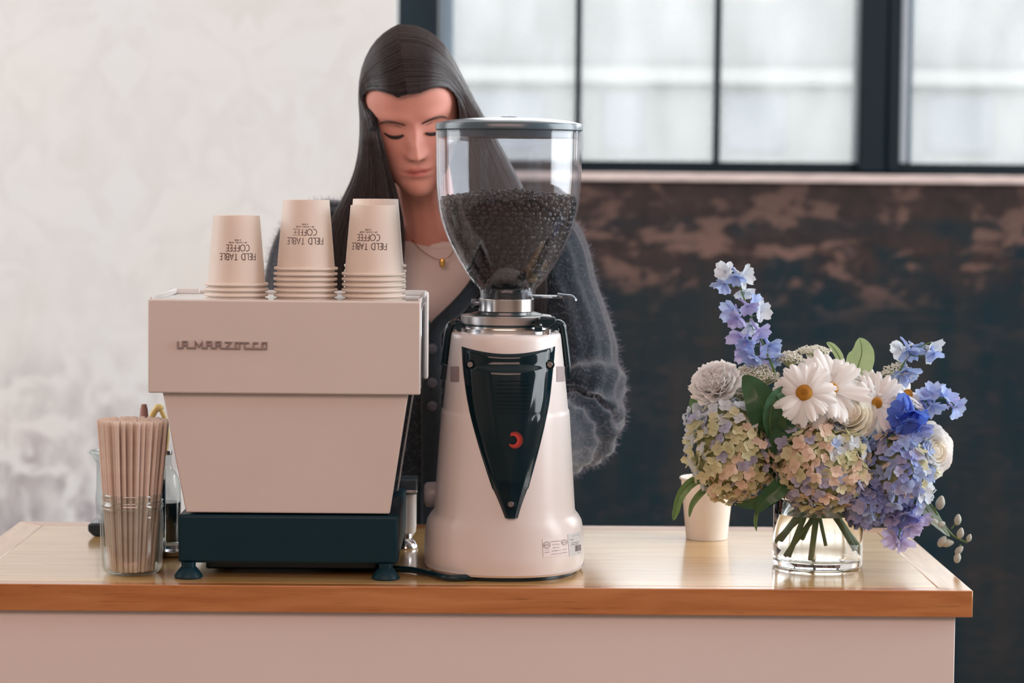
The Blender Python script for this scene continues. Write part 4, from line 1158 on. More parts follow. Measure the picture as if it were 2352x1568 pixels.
# ---- roses and carnation
def rpetal(var):
    def go():
        r = random.Random(var); mb = MB()
        # curved shell: petal on a unit sphere patch, rim rolled outwards
        def fn(u, v):
            a = (u-.5)*2.0*(.55 + .45*sin(pi*min(1, .15 + v*.8))); ph = -1.2 + v*1.55
            R_ = 1 + .16*sstep(.72, 1, v) + .02*sin(u*11 + var)*v
            z = R_*sin(ph) if v < .8 else sin(-1.2+.8*1.55) + (v-.8)*.5 + .05*sin(u*9+var)
            return (R_*cos(ph)*cos(a), R_*cos(ph)*sin(a), z)
        return mb.grid(fn, 8, 8)
    return go
def rose(name, label, cat, px, py, rx, nrm, dy, key, slot, layers, group, keyin=None):
    c = V(px, py, dy); k = (YV+dy)/FPX; R_ = rx*k
    A = align(nrm)
    t = flower(name, label, cat, c - (A.to_3x3() @ Vector((0, 0, 1)))*R_*.75, .003, M_stem, group, slot)
    hb = MB().ball(c - (A.to_3x3() @ Vector((0, 0, 1)))*R_*.35, R_*.42, R_*.42, R_*.42, 14, 10)
    hb.mk('rose_heart', FL[keyin or key], t, ang=180)
    for li, (rad, num, op, zo) in enumerate(layers):
        for i in range(num):
            a = 2*pi*i/num + li*.9 + rf.uniform(-.15, .15)
            kk_ = keyin if (keyin and li < 2) else key
            me = shared(('rp', kk_, (i+li) % 4), rpetal((i+li) % 4), FL[kk_], 'petal')
            s_ = R_*rad*rf.uniform(.93, 1.07)
            M_ = Matrix.Translation(c) @ A @ Matrix.Translation((0, 0, R_*zo)) @ Matrix.Rotation(a, 4, 'Z') @ Matrix.Rotation(op + rf.uniform(-.08, .08), 4, 'Y') @ Matrix.Scale(s_, 4)
            place('petal', me, M_, t)
    return t
RL = [(.22, 3, -.05, .05), (.36, 4, .0, .05), (.52, 5, .08, .02), (.68, 6, .18, -.03), (.84, 6, .34, -.1), (.98, 7, .55, -.18)]
rose('rose', 'cream rose in the centre under the daisies', 'rose', 1951, 945, 64, (-.05, -.9, .42), -.06, 'ivory', 5, RL, 'roses in the bouquet', 'ivory')
rose('rose', 'full white garden rose at the far right edge', 'rose', 2152, 1036, 66, (.5, -.85, .1), -.03, 'white', 10, [(.2, 4, -.05, .05), (.34, 5, .0, .05), (.46, 6, .05, .04), (.58, 6, .1, .02), (.7, 7, .2, -.02), (.84, 7, .34, -.08), (1.0, 7, .55, -.15)], 'roses in the bouquet', 'ivory')
rose('rose', 'white bloom with loose outer petals under the right garden rose', 'rose', 2135, 1088, 34, (.5, -.7, -.3), .0, 'white', 11, RL[2:], 'roses in the bouquet')
# carnation: ruffled layers
def cpetal(var):
    def go():
        wp = lambda v: v**.8*(1 if v < .85 else 1 - (v-.85)*1.2)
        mb = MB().grid(petal_fn(1, .72, wp, lambda v: .35*v*v, cup=.1, ruffle=.12, seed=var, base=.1), 12, 6)
        for v in mb.v: v.x += .025*v.x*sin(v.y*13 + var)
        return mb
    return go
def carnation(label, px, py, rp, nrm, dy, slot):
    c = V(px, py, dy); k = (YV+dy)/FPX; R_ = rp*k
    t = flower('carnation', label, 'carnation', c, .0024, M_stem, None, slot)
    A = align(nrm)
    for row in range(6):
        for i in range(11):
            a = 2*pi*(i + .37*row)/11 + rf.uniform(-.1, .1)
            me = shared(('cp', i % 3), cpetal(i % 3), FL['white'], 'petal')
            M_ = Matrix.Translation(c) @ A @ Matrix.Rotation(a, 4, 'Z') @ Matrix.Rotation(-(.02 + .25*row + rf.uniform(-.1, .1)), 4, 'Y') @ Matrix.Scale(R_*(1 - .05*row), 4)
            place('petal', me, M_, t)
carnation('ruffled white carnation at the upper left of the bouquet', 1650, 893, 58, (-.4, -.6, .7), -.012, 15)

# ---- lacy filler
def lace(label, px, py, rx, ry, dy, n, slot, flat=.5):
    c = V(px, py, dy); k = (YV+dy)/FPX
    t = flower('lace_flower', label, 'lace flower', c, .0016, M_stem, 'lacy white filler flowers', slot)
    mb = MB(); ms = MB()
    for i in range(n):
        a = i*2.39996; r = sqrt((i+.5)/n); h = (1-r*r)*flat
        p = c + Vector((rx*k*r*cos(a), rx*k*r*sin(a)*.8, ry*k*(h + rf.uniform(-.1, .1))))
        for q in range(4):
            d = p + Vector((rf.uniform(-1, 1), rf.uniform(-1, 1), rf.uniform(-1, 1)))*.0019
            mb.ball(d, .0013, .0013, .0007, 5, 4)
        if i % 3 == 0: ms.tube([c - Vector((0, 0, ry*k*.5)), p], .0004, 4, cap=False)
    mb.mk('lace_blossom', mat('lace_cream', (250, 248, 238), rough=.7, var=.08, vscale=200, tl=.3), t, ang=180, kind='stuff')
    ms.mk('spoke', mat('pale_green_spoke', (196, 200, 160), rough=.6), t, kind='stuff')
lace('lacy cream filler bloom behind the big dark leaf', 1735, 868, 58, 62, -.002, 330, 12)
lace('lacy cream filler bloom below the blue spire', 1712, 905, 46, 42, -.012, 200, 6)
lace('lacy white filler bloom between the spire and the daisies', 1812, 826, 34, 34, .005, 130, 9)
lace('lacy white filler bloom at the very top behind the daisies', 1868, 808, 40, 24, .02, 130, 13)
lace('lacy white filler bloom at the right behind the blue flowers', 2062, 862, 44, 34, .012, 90, 14, .8)

# ---- delphinium
def dfloret(var):
    def go():
        r = random.Random(var+3); mb = MB()
        for k in range(5):
            f = petal_fn(.0125*r.uniform(.88, 1.1), .0066*r.uniform(.88, 1.12), lambda v: sin(pi*min(.999, .06 + v*.89))**.5, lambda v, c=r.uniform(.0, .5): .75*v - c*v*v, cup=r.uniform(.1, .45), ruffle=.10, seed=k+var, base=.2)
            b0 = len(mb.v); mb.grid(f, 5, 5); R_ = Matrix.Rotation(k*2*pi/5 + r.uniform(-.2, .2), 3, 'Z') @ Matrix.Rotation(r.uniform(-.25, .35), 3, 'Y')
            for i in range(b0, len(mb.v)): mb.v[i] = R_ @ mb.v[i]
        mb.tube(curve([(0, 0, .001), (.001, .0005, -.005), (.003, .001, -.010), (.0062, .0018, -.0145)], 3), [.0021]*3 + [.0017]*3 + [.0012]*3 + [.0006], 6)
        return mb
    return go
def delphinium(label, stem_px, fl, dy, slot, sc_=1.22):
    """stem_px: pixel way-points of the stem from tip down; fl: (px, py, normal, colour, size, extra depth)"""
    pts = [V(x, y, dy) for x, y in stem_px]
    t = flower('delphinium', label, 'delphinium', pts[-1], .0018, M_stem, 'blue delphinium sprays', slot)
    MB().tube(curve(pts, 6), [lerp(.0007, .0016, i/(6*(len(pts)-1))) for i in range(6*(len(pts)-1)+1)], 8).mk('flower_stem', M_stem, t)
    cp = curve(pts, 12)
    for i, (x, y, n_, key, s_, ed) in enumerate(fl):
        p = V(x, y, dy + ed)
        me = shared(('df', key, i % 4), dfloret(i % 4), FL[key], 'floret')
        nn = Vector(n_).normalized()
        place('floret', me, Matrix.Translation(p - nn*.004) @ align(nn, rf.uniform(0, 6.28)) @ Matrix.Scale(s_*sc_, 4), t)
        q = min(cp, key=lambda c_: (c_ - p).length + max(0, c_.z - p.z)*2)
        if (q - p).length > .004:
            MB().tube(curve([p - nn*.012, (p + q)/2 + Vector((0, 0, -.002)), q], 4), .0006, 5).mk('flower_stalk', M_stem, t)
F_ = lambda x, y, a, key, s_=1.0, ed=0.0: (x, y, (cos(radians(a))*.8, -.65, -sin(radians(a))*.8), key, s_, ed)
delphinium('tall blue delphinium spire leaning out at the upper left', [(1682, 612), (1700, 660), (1722, 720), (1748, 780), (1776, 845)],
    [F_(1663, 622, 200, 'ice', 1.0), F_(1711, 632, 10, 'ice', 1.05), F_(1661, 655, 130, 'sky', 1.05), F_(1692, 640, 90, 'sky', .85, -.012), F_(1712, 672, 80, 'ice', .95, .008),
     F_(1680, 716, 160, 'sky', 1.1), F_(1692, 735, 100, 'violet', 1.0, -.01), F_(1720, 706, 60, 'violet', .9, -.012), F_(1752, 716, 10, 'ice', 1.0), F_(1737, 696, 340, 'sky', .9, .008),
     F_(1699, 776, 150, 'violet', 1.1), F_(1714, 790, 100, 'sky', .9, -.008), F_(1746, 765, 60, 'violet', 1.1, -.012), F_(1724, 752, 90, 'ice', .95, .008), F_(1727, 822, 110, 'sky', 1.1, -.006), F_(1770, 798, 60, 'sky', 1.15, -.006),
     F_(1752, 822, 80, 'violet', 1.05, .004), F_(1780, 828, 60, 'pale_blue', .9, .01), F_(1707, 812, 130, 'violet', .9)], -.012, 5)
delphinium('pale blue delphinium sprig rising at the upper right', [(2140, 785), (2110, 798), (2083, 822), (2062, 862)],
    [F_(2066, 803, 170, 'ice', 1.0), F_(2090, 808, 80, 'sky', 1.15, -.008), F_(2105, 800, 40, 'pale_blue', .95, .006), F_(2140, 802, 30, 'ice', 1.2), F_(2148, 815, 60, 'sky', .9, -.008), F_(2083, 856, 70, 'pale_blue', 1.25, -.004), F_(2068, 862, 120, 'sky', .95, .004)], .0, 8)
delphinium('blue delphinium sprig reaching out at the right above the garden rose', [(2198, 935), (2170, 915), (2130, 920), (2090, 950), (2050, 980)],
    [F_(2126, 905, 250, 'sky', 1.05), F_(2150, 898, 280, 'pale_blue', 1.0, .008), F_(2172, 905, 320, 'sky', 1.0), F_(2197, 938, 30, 'sky', 1.1), F_(2192, 922, 320, 'violet', .85, .006), F_(2143, 935, 60, 'sky', 1.15, -.008), F_(2112, 930, 120, 'periwinkle', 1.0)], -.012, 3)
delphinium('deep blue delphinium cluster between the right daisy and the hydrangea', [(2100, 930), (2085, 960), (2065, 985), (2040, 1010)],
    [F_(2072, 936, 200, 'deep_blue', 1.1), F_(2098, 950, 90, 'deep_blue', 1.15, -.008), F_(2062, 965, 150, 'deep_blue', 1.1), F_(2090, 975, 80, 'deep_blue', 1.15, -.01), F_(2112, 965, 30, 'deep_blue', 1.05), F_(2118, 985, 60, 'periwinkle', 1.0), F_(2055, 990, 120, 'deep_blue', 1.0, .006)], -.046, 10, 1.32)
delphinium('lilac blue delphinium sprig trailing down at the lower right', [(2062, 1256), (2066, 1222), (2080, 1180), (2070, 1130)],
    [F_(2092, 1140, 30, 'violet', 1.1), F_(2070, 1158, 160, 'periwinkle', 1.0), F_(2105, 1168, 20, 'violet', 1.1), F_(2084, 1188, 90, 'periwinkle', 1.15, -.01), F_(2048, 1183, 190, 'violet', 1.05), F_(2032, 1172, 200, 'periwinkle', .95, .006), F_(2118, 1192, 40, 'violet', 1.05, -.004), F_(2095, 1214, 70, 'violet', 1.1, -.006),
     F_(2060, 1208, 130, 'periwinkle', 1.0), F_(2050, 1238, 160, 'violet', 1.0), F_(2074, 1246, 50, 'violet', 1.05)], -.04, 4)

# ---- leaves
def leaf(label, pts, w, m, fold=.25, nrm=(0, -1, .2), group='loose leaves in the bouquet', dy=None, slot=None, prof=None, cat='leaf'):
    """pts: (px, py, depth offset) along the midrib from base to tip"""
    q = curve([V(*p) for p in pts], 8); n = len(q)-1
    t = flower('leaf_sprig', label, cat, q[0], .0014, M_stemd, group, slot)
    up = Vector(nrm).normalized(); mb = MB(); k = YV/FPX
    prof = prof or (lambda v: 2.6*max(0, v)**.6*max(0, 1-v)**.85)
    def fn(u, v):
        i = min(n-1, int(v*n)); f = v*n - i; p = q[i].lerp(q[i+1], f); tg_ = (q[i+1]-q[i]).normalized()
        s_ = tg_.cross(up).normalized(); uu = s_.cross(tg_)
        y = (u-.5)*2; ww = w*k*max(.02, prof(v))
        return p + s_*(y*ww) + uu*(abs(y)*ww*fold + .0006*sin(v*40)*abs(y))
    mb.grid(fn, 8, 22).mk('leaf', m, t, ang=180, kind=None)
    MB().tube([q[i] + up*.0002 for i in range(n)], [.0009*(1-i/n)+.0002 for i in range(n)], 5).mk('midrib', M_leafm, t)
    return t
leaf('broad dark green leaf standing left of the front daisy', [(1778, 1000, -.05), (1765, 960, -.066), (1742, 910, -.068), (1708, 862, -.05)], 42, M_leafd, .3, (-.3, -1, .25), slot=11)
leaf('second dark green leaf curling up beside the front daisy', [(1772, 1005, -.055), (1768, 960, -.075), (1782, 915, -.078), (1816, 886, -.06)], 24, M_leafd, .35, (.4, -1, .2), slot=15)
leaf('dark leaf in the gap between the two front hydrangeas', [(1786, 1100, -.03), (1790, 1040, -.05), (1800, 985, -.06), (1812, 945, -.05)], 36, M_leafd, .2, slot=2)
leaf('pale green leaf backlit behind the daisies at the top', [(1962, 872, .02), (1972, 838, .024), (1980, 806, .026), (1974, 775, .024)], 34, M_leafl, .12, (.1, -1, .05), slot=7)
leaf('narrow pale leaf tip poking up left of the big pale leaf', [(1932, 850, .02), (1928, 820, .024), (1912, 796, .026), (1898, 786, .026)], 10, M_leafl, .2, slot=8)
leaf('small pale leaf at the left behind the carnation', [(1615, 965, .01), (1598, 935, .012), (1590, 908, .01)], 16, M_leafm, .2, slot=0)
leaf('twisted green leaf drooping in front of the lone cup, outermost', [(1640, 1095, .0), (1592, 1105, -.02), (1560, 1140, -.03), (1546, 1195, -.03)], 12, M_leafm, .5, (.5, -1, .3), slot=5, prof=lambda v: .35 + .65*sin(pi*v)**.6 if v < .85 else sin(pi*v)**.6*1.3)
leaf('slender green leaf drooping in front of the lone cup, inner one', [(1640, 1110, -.01), (1612, 1130, -.03), (1590, 1158, -.035), (1583, 1188, -.035)], 8, M_leafm, .4, slot=11)
leaf('dark pointed leaf hanging under the left hydrangea', [(1800, 1120, -.03), (1770, 1140, -.045), (1738, 1155, -.05), (1690, 1158, -.045)], 20, M_leafd, .2, (0, -1, -.2), slot=15)
leaf('dark leaf folded down beside the vase rim', [(1812, 1090, -.05), (1790, 1120, -.066), (1760, 1145, -.07), (1735, 1180, -.066)], 22, M_leafd, .3, (-.2, -1, 0), slot=12)
leaf('thin leaf tip hanging down left of the vase', [(1745, 1150, -.05), (1738, 1175, -.056), (1735, 1200, -.056), (1738, 1220, -.054)], 5, M_leafm, .4, slot=0)
leaf('long grey green leaf along the bud spray at the lower right', [(2110, 1140, -.01), (2125, 1165, -.026), (2148, 1195, -.034), (2182, 1232, -.034)], 17, M_leafg, .15, (.3, -1, .4), slot=4)

# ---- bud spray
pts = [V(x, y, -.03) for x, y in ((2100, 1128), (2140, 1162), (2165, 1200), (2190, 1230), (2222, 1246))]
t = flower('bud_spray', 'arching spray of small grey-green buds at the lower right', 'bud spray', pts[0], .0012, M_stem, None, 10)
MB().tube(curve(pts, 8), [lerp(.0017, .0010, i/32) for i in range(33)], 6).mk('spray_stem', M_stem, t)
M_bud = mat('grey_bud', (190, 194, 184), rough=.55, var=.1, vscale=120, tl=.2)
for bx_, by_, sx_, sy_, r_, ang_ in ((2160, 1154, 2146, 1168, 14, 80), (2200, 1193, 2185, 1214, 11, 85), (2145, 1198, 2160, 1192, 11, 150), (2160, 1205, 2168, 1202, 10, 200), (2206, 1224, 2196, 1234, 11, 80), (2226, 1235, 2215, 1245, 8, 75), (2164, 1243, 2180, 1236, 12, 60), (2176, 1247, 2182, 1240, 12, 10), (2203, 1263, 2206, 1250, 10, 50), (2199, 1280, 2206, 1262, 11, 85)):
    c = V(bx_, by_, -.032); k = YV/FPX*r_
    mb = MB().ball((0, 0, 0), k*.78, k*.78, k*1.25, 14, 10)
    for v in mb.v:
        if v.z > 0: v.x *= 1 - .3*(v.z/(k*1.25)); v.y *= 1 - .3*(v.z/(k*1.25))
    q = align((cos(radians(ang_)), -.2, sin(radians(ang_))))
    mk('bud', [q @ v + c for v in mb.v], mb.f, M_bud, t, ang=180)
    MB().tube(curve([c, (c + V(sx_, sy_, -.03))/2 + Vector((0, 0, -.001)), V(sx_, sy_, -.03)], 3), .0010, 6).mk('bud_stalk', M_stem, t)
# ------------------------------------------------------------------ the barista
rp_ = random.Random(33)
M_skin = mat('warm_skin', (222, 158, 144), rough=.48, var=.03, vscale=40, spec=.35, sss=.12, attr='tint')
M_hair = mat('dark_brown_hair', (54, 47, 49), rough=.33, var=.3, vscale=260, stretch=(1, 1, .05), spec=.5)
M_hairc = mat('dark_brown_hair_mass', (24, 27, 31), rough=.6, var=.3, vscale=260, stretch=(1, 1, .05), spec=.3)
M_knit = mat('charcoal_knit', (42, 52, 62), rough=.95, var=.14, vscale=90, bump=.5, bscale=260, spec=.1, sheen=.5)
M_fuzz = mat('lit_fuzz', (150, 146, 160), rough=.9, var=.1, tl=.35)  # pale colour carries the window highlights on the charcoal wool
M_tee = mat('white_cotton', (232, 214, 210), rough=.85, var=.02, bump=.15, bscale=500)
M_trou = mat('dark_trousers', (40, 50, 58), rough=.9, var=.06)
EYE = P(951, 295, 3.585)
RH = Matrix.Rotation(radians(-4.8), 3, 'Y') @ Matrix.Rotation(radians(25), 3, 'X') @ Matrix.Rotation(radians(2), 3, 'Z')
HC_ = EYE - RH @ Vector((0, -.088, .004))
HL = lambda x, y, z: HC_ + RH @ Vector((x, y, z))
# head profile tables: z -> half width, front depth, back depth
HT = [(-.118, .004, .050, -.02), (-.1165, .018, .064, -.01), (-.113, .027, .074, .0), (-.105, .036, .0815, .012), (-.09, .047, .086, .03), (-.07, .0565, .0875, .05), (-.045, .0645, .0885, .072), (-.02, .069, .089, .09),
      (.0, .071, .089, .098), (.03, .0725, .090, .101), (.055, .068, .087, .099), (.075, .060, .076, .089), (.092, .047, .059, .072), (.104, .038, .045, .056), (.111, .020, .026, .032), (.1125, .004, .006, .006)]
def gz(x, z, cx, cz, sx, sz): return math.exp(-((x-cx)/sx)**2 - ((z-cz)/sz)**2)
def face_off(x, z):
    ax = abs(x); d = 0
    d += .0042*gz(ax, z, .024, .021, .022, .009)                      # brow
    d -= .0100*gz(ax, z, .030, .003, .017, .0115)                     # socket
    d += .0058*gz(ax, z, .0305, -.001, .0125, .0075)                  # closed lid over the eyeball
    d += .0035*gz(ax, z, .044, -.026, .019, .018)                     # cheekbone
    t = sstep(.018, -.036, z)
    if z > -.060:
        d += lerp(.0030, .0215, t**1.15) * math.exp(-(x/lerp(.0075, .0095, t))**2) * sstep(-.0475, -.0385, z) * sstep(.026, .010, z)
    d += .0075*gz(ax, z, .0118, -.0375, .0062, .0065)                 # nostril wings
    d -= .0020*gz(ax, z, .0070, -.0475, .004, .003)
    d += .0060*gz(x, z, 0, -.066, .027, .019)                         # muzzle
    d += .0034*gz(x, z, 0, -.0595, .017, .0035) - .0042*gz(x, z, 0, -.0648, .023, .0020) + .0042*gz(x, z, 0, -.0705, .0155, .0042)
    d -= .0012*gz(x, z, 0, -.0535, .003, .004)                        # philtrum
    d -= .0035*gz(x, z, 0, -.0805, .020, .005)
    d += .0055*gz(x, z, 0, -.0985, .018, .012)                        # chin
    return d
def head_pt(a, z):
    w_, f_, b_ = (smooth_interp(HT, z, k) for k in (1, 2, 3))
    c, s_ = cos(a), sin(a)                       # a=0 +X, a=pi/2 front
    x = w_*math.copysign(abs(c)**.88, c)
    y = -f_*abs(s_)**.80 if s_ >= 0 else b_*abs(s_)**.88
    if s_ > 0: y -= face_off(x, z) * sstep(.05, .4, s_)
    return Vector((x, y, z))
zl_ = [lerp(-.118, .1125, .5 - .5*cos(pi*i/110)) if False else lerp(-.118, .1125, i/110) for i in range(111)]
def hring(z, n=112):
    out = []
    for i in range(n):
        u = i/n; a = 2*pi*u + .55*sin(2*pi*u*2 + pi)*0
        a = pi/2 + (2*pi*u - pi) ; b_ = abs(2*u-1)
        # denser samples over the face
        t = 2*u - 1; a = pi/2 + pi*(.55*t + .45*t**3)
        out.append(head_pt(a, z))
    return out
hm = MB().loft([hring(z) for z in zl_])
head_v = [HC_ + RH @ v for v in hm.v]
# body skeleton (joints) wrapped by the skin modifier
neckb = P(985, 552, 3.775)
cx0 = neckb.x
SHL, SHR = P(1268, 640, 3.80), P(706, 640, 3.80)
ELL, ELR = P(1338, 930, 3.70), P(655, 940, 3.72)
WRL, WRR = P(1225, 1026, 3.53), P(690, 1005, 3.56)
HDL, HDR = P(1175, 1040, 3.475), P(735, 1010, 3.50)
pel = Vector((cx0 + .01, 3.93, .90)); ch = Vector((cx0 + .005, 3.85, 1.22)); cl = Vector((cx0, 3.81, 1.345))
J_ = {'pel': (pel, .125), 'waist': (Vector((cx0 + .008, 3.90, 1.06)), .108), 'ch': (ch, .118), 'cl': (cl, .06), 'nk': (neckb, .050), 'nk2': (HL(0, .02, -.075), .047), 'hd': (HL(0, .005, -.01), .05),
      'shl': (SHL, .050), 'ell': (ELL, .037), 'wrl': (WRL, .025), 'hal': (HDL, .027), 'shr': (SHR, .050), 'elr': (ELR, .037), 'wrr': (WRR, .025), 'har': (HDR, .027)}
for s_, nm in ((1, 'l'), (-1, 'r')):
    J_['hip' + nm] = (pel + Vector((s_*.085, 0, -.06)), .088); J_['kn' + nm] = (Vector((pel.x + s_*.095, 3.92, .48)), .056); J_['an' + nm] = (Vector((pel.x + s_*.10, 3.95, .085)), .036); J_['to' + nm] = (Vector((pel.x + s_*.115, 3.82, .032)), .03)
EDG = [('pel','waist'),('waist','ch'),('ch','cl'),('cl','nk'),('nk','nk2'),('nk2','hd'),('cl','shl'),('shl','ell'),('ell','wrl'),('wrl','hal'),('cl','shr'),('shr','elr'),('elr','wrr'),('wrr','har'),
       ('pel','hipl'),('hipl','knl'),('knl','anl'),('anl','tol'),('pel','hipr'),('hipr','knr'),('knr','anr'),('anr','tor')]
def torso_ring(z, grow, a0=0.0, a1=2*pi, n=64, closed=True):
    """superellipse ring about the torso axis at height z; angle 0 faces the camera (-Y)"""
    cxz = cx0 + .006; cy = interp([(.84, 3.935), (1.06, 3.90), (1.22, 3.855), (1.34, 3.815), (1.42, 3.79)], z)
    hw = interp([(.80, .178), (.95, .172), (1.08, .160), (1.2, .176), (1.29, .183), (1.34, .172), (1.375, .135), (1.395, .098), (1.41, .066)], z) + grow
    hd = interp([(.80, .13), (.95, .12), (1.08, .112), (1.2, .128), (1.29, .115), (1.34, .095), (1.375, .078), (1.395, .064), (1.41, .055)], z) + grow
    out = []
    for i in range(n if closed else n+1):
        a = lerp(a0, a1, i/n); s_, c = sin(a), cos(a)
        out.append(Vector((cxz + hw*math.copysign(abs(s_)**.85, s_), cy - hd*math.copysign(abs(c)**.85, c), z)))
    return out
def limbs(joints, edges, nu=18):
    """closed tapered limbs with rounded joints; they are fused into one skin afterwards"""
    mb = MB()
    for a, b in edges:
        (p, r), (q, t) = joints[a], joints[b]; p, q = Vector(p), Vector(q); d = (q - p)
        n = max(2, int(d.length/.02)); mb.tube([p.lerp(q, i/n) for i in range(n+1)], [lerp(r, t, i/n) for i in range(n+1)], nu)
    for k in set(k for e in edges for k in e):
        p, r = joints[k]; mb.ball(p, r*1.0, r*1.0, r*1.0, nu, 12)
    return mb.v, mb.f
raw = MB(); raw.add(head_v, hm.f)
raw.add(*limbs(J_, [e for e in EDG if e not in (('pel','waist'),('waist','ch'),('ch','cl'))]))
raw.add(*(lambda m_: (m_.v, m_.f))(MB().loft([torso_ring(lerp(.80, 1.375, i/24), -.006) for i in range(25)])))
# five-fingered hands closed round a handle
def hand(wr, hd, side, curl=.75):
    d = (hd - wr).normalized(); lat = Vector((0, 0, 1)); lat = (lat - d*lat.dot(d)).normalized(); nrm = d.cross(lat)*side
    base = hd + d*.012
    for k, (ln, off) in enumerate(((.066, .033), (.074, .011), (.070, -.011), (.056, -.031))):
        p = [hd + lat*off*.6, base + lat*off + d*.028]; ang = 0; cur = p[-1]
        for seg in (.45, .32, .23):
            ang += curl; dd = d*cos(ang) + nrm*sin(ang); cur = cur + dd*ln*seg; p.append(cur)
        j = {str(i): (q, r) for i, (q, r) in enumerate(zip(p, (.011, .0092, .0086, .0078, .0066)))}
        raw.add(*limbs(j, [(str(i), str(i+1)) for i in range(4)], 12))
    p = [hd - d*.01 + lat*.012, hd + lat*.034 + d*.012, hd + lat*.05 + d*.034 + nrm*.012, hd + lat*.05 + d*.052 + nrm*.03]
    j = {str(i): (q, r) for i, (q, r) in enumerate(zip(p, (.013, .011, .0095, .008)))}
    raw.add(*limbs(j, [(str(i), str(i+1)) for i in range(3)], 12))
    pm_ = MB().ball((0, 0, 0), .014, .040, .046, 16, 12)            # palm
    F3 = Matrix((nrm, lat, d)).transposed(); raw.add([F3 @ v + hd + d*.006 for v in pm_.v], pm_.f)
hand(WRL, HDL, 1); hand(WRR, HDR, -1)
# ears under the hair
for s_ in (1, -1):
    e_ = MB().ball((0, 0, 0), .006, .014, .028, 10, 8)
    raw.add([HL(s_*.073, .008, -.01) + RH @ (Matrix.Rotation(s_*.25, 3, 'Z') @ v) for v in e_.v], e_.f)
person = thing('person', 'woman with long dark hair looking down, fuzzy charcoal cardigan over white tee', 'person', Vector((pel.x, 3.92, 0)))
off = org(person)
me = bpy.data.meshes.new('raw'); me.from_pydata([tuple(v - off) for v in raw.v], [], raw.f)
bm = bmesh.new(); bm.from_mesh(me); bmesh.ops.recalc_face_normals(bm, faces=bm.faces); bm.to_mesh(me); bm.free()
ro = bpy.data.objects.new('raw', me); C.objects.link(ro)
rmod = ro.modifiers.new('r', 'REMESH'); rmod.mode = 'VOXEL'; rmod.voxel_size = .0026; rmod.use_smooth_shade = True
sm_ = ro.modifiers.new('sm', 'SMOOTH'); sm_.factor = .5; sm_.iterations = 2
dg = bpy.context.evaluated_depsgraph_get()
bme = bpy.data.meshes.new_from_object(ro.evaluated_get(dg)); bpy.data.objects.remove(ro)
bm = bmesh.new(); bm.from_mesh(bme); bm.verts.ensure_lookup_table()
seen = set(); best = []
for v0 in bm.verts:                                  # keep the one outer skin, drop inner pockets left by the remesh
    if v0.index in seen: continue
    st_ = [v0]; seen.add(v0.index); isl = []
    while st_:
        v1 = st_.pop(); isl.append(v1)
        for e1 in v1.link_edges:
            v2 = e1.other_vert(v1)
            if v2.index not in seen: seen.add(v2.index); st_.append(v2)
    if len(isl) > len(best): best = isl
keep_ = set(best); bmesh.ops.delete(bm, geom=[v for v in bm.verts if v not in keep_], context='VERTS'); bm.to_mesh(bme); bm.free()
bme.name = 'body'; bme.materials.clear(); bme.materials.append(M_skin)
bme.polygons.foreach_set('use_smooth', [True]*len(bme.polygons))
# skin tint: lips and cheeks in their own colour, mouth-line and nostril shade painted in
import numpy as np
nv_ = len(bme.vertices); co = np.empty(nv_*3); bme.vertices.foreach_get('co', co); co = co.reshape(-1, 3)
loc_ = (co + np.array(off) - np.array(HC_)) @ np.array(RH)        # head-local
X_, Y_, Z_ = loc_[:, 0], loc_[:, 1], loc_[:, 2]
front_ = (Y_ < -.03)
lip = np.exp(-(X_/.0195)**4 - ((Z_ + .0650)/.0088)**4) * front_ * (np.abs(Z_ + .065) < .0095 - .006*np.abs(X_)/.02)
chk = .5*np.exp(-((np.abs(X_) - .042)/.02)**2 - ((Z_ + .03)/.018)**2) * front_
mouth_shade = np.exp(-(X_/.021)**4 - ((Z_ + .0648)/.0013)**2) * front_
tint = np.ones((nv_, 4))
for k, (l_, c_, ml) in enumerate(((.82, 1.0, .40), (.56, .88, .25), (.60, .86, .26))):
    nostril_shade = np.exp(-((np.abs(X_) - .0072)/.0042)**2 - ((Z_ + .0462)/.0026)**2) * front_
    tint[:, k] = (1 - .6*nostril_shade) * (1 - lip*(1 - l_)) * (1 - chk*(1 - c_)) * (1 - mouth_shade*(1 - ml))
at_ = bme.color_attributes.new('tint', 'FLOAT_COLOR', 'POINT'); at_.data.foreach_set('color', tint.ravel())
body = bpy.data.objects.new('body', bme); C.objects.link(body); body.parent = person
# brows, lashes
def face_strip(name, pts, r0, m, lift=.0006, n=5):
    q = []
    for x, z in pts:
        best = None
        a_lo = pi/2
        y = -smooth_interp(HT, z, 2)
        for it in range(40):
            a = pi/2 - it*.03*math.copysign(1, x); p = head_pt(a, z)
            if best is None or abs(p.x - x) < abs(best.x - x): best = p
        q.append(HL(x, best.y - lift, z))
    q = curve(q, 6); k = len(q) - 1
    return MB().tube(q, [r0*(.35 + .65*sin(pi*min(1, .12 + .88*i/k))) for i in range(k+1)], 6).mk(name, m, person, ang=180)
M_brow = mat('dark_brow', (84, 60, 54), rough=.7, var=.2)
for s_ in (1, -1):
    face_strip('eyebrow', [(s_*x, z) for x, z in ((.0125, .0105), (.022, .0145), (.033, .0165), (.043, .0140), (.050, .0085))], .0021, M_brow)
    face_strip('eyelash', [(s_*x, z) for x, z in ((.0165, -.0055), (.023, -.0082), (.0305, -.0092), (.038, -.0080), (.0445, -.0045))], .0026, mat('dark_lash', (40, 34, 36), rough=.6), .0012)
    face_strip('lid_crease_shade', [(s_*x, z) for x, z in ((.018, .0045), (.025, .0068), (.032, .0072), (.040, .005))], .0006, M_brow, .0001)  # thin dark strip painted for the shade in the lid fold

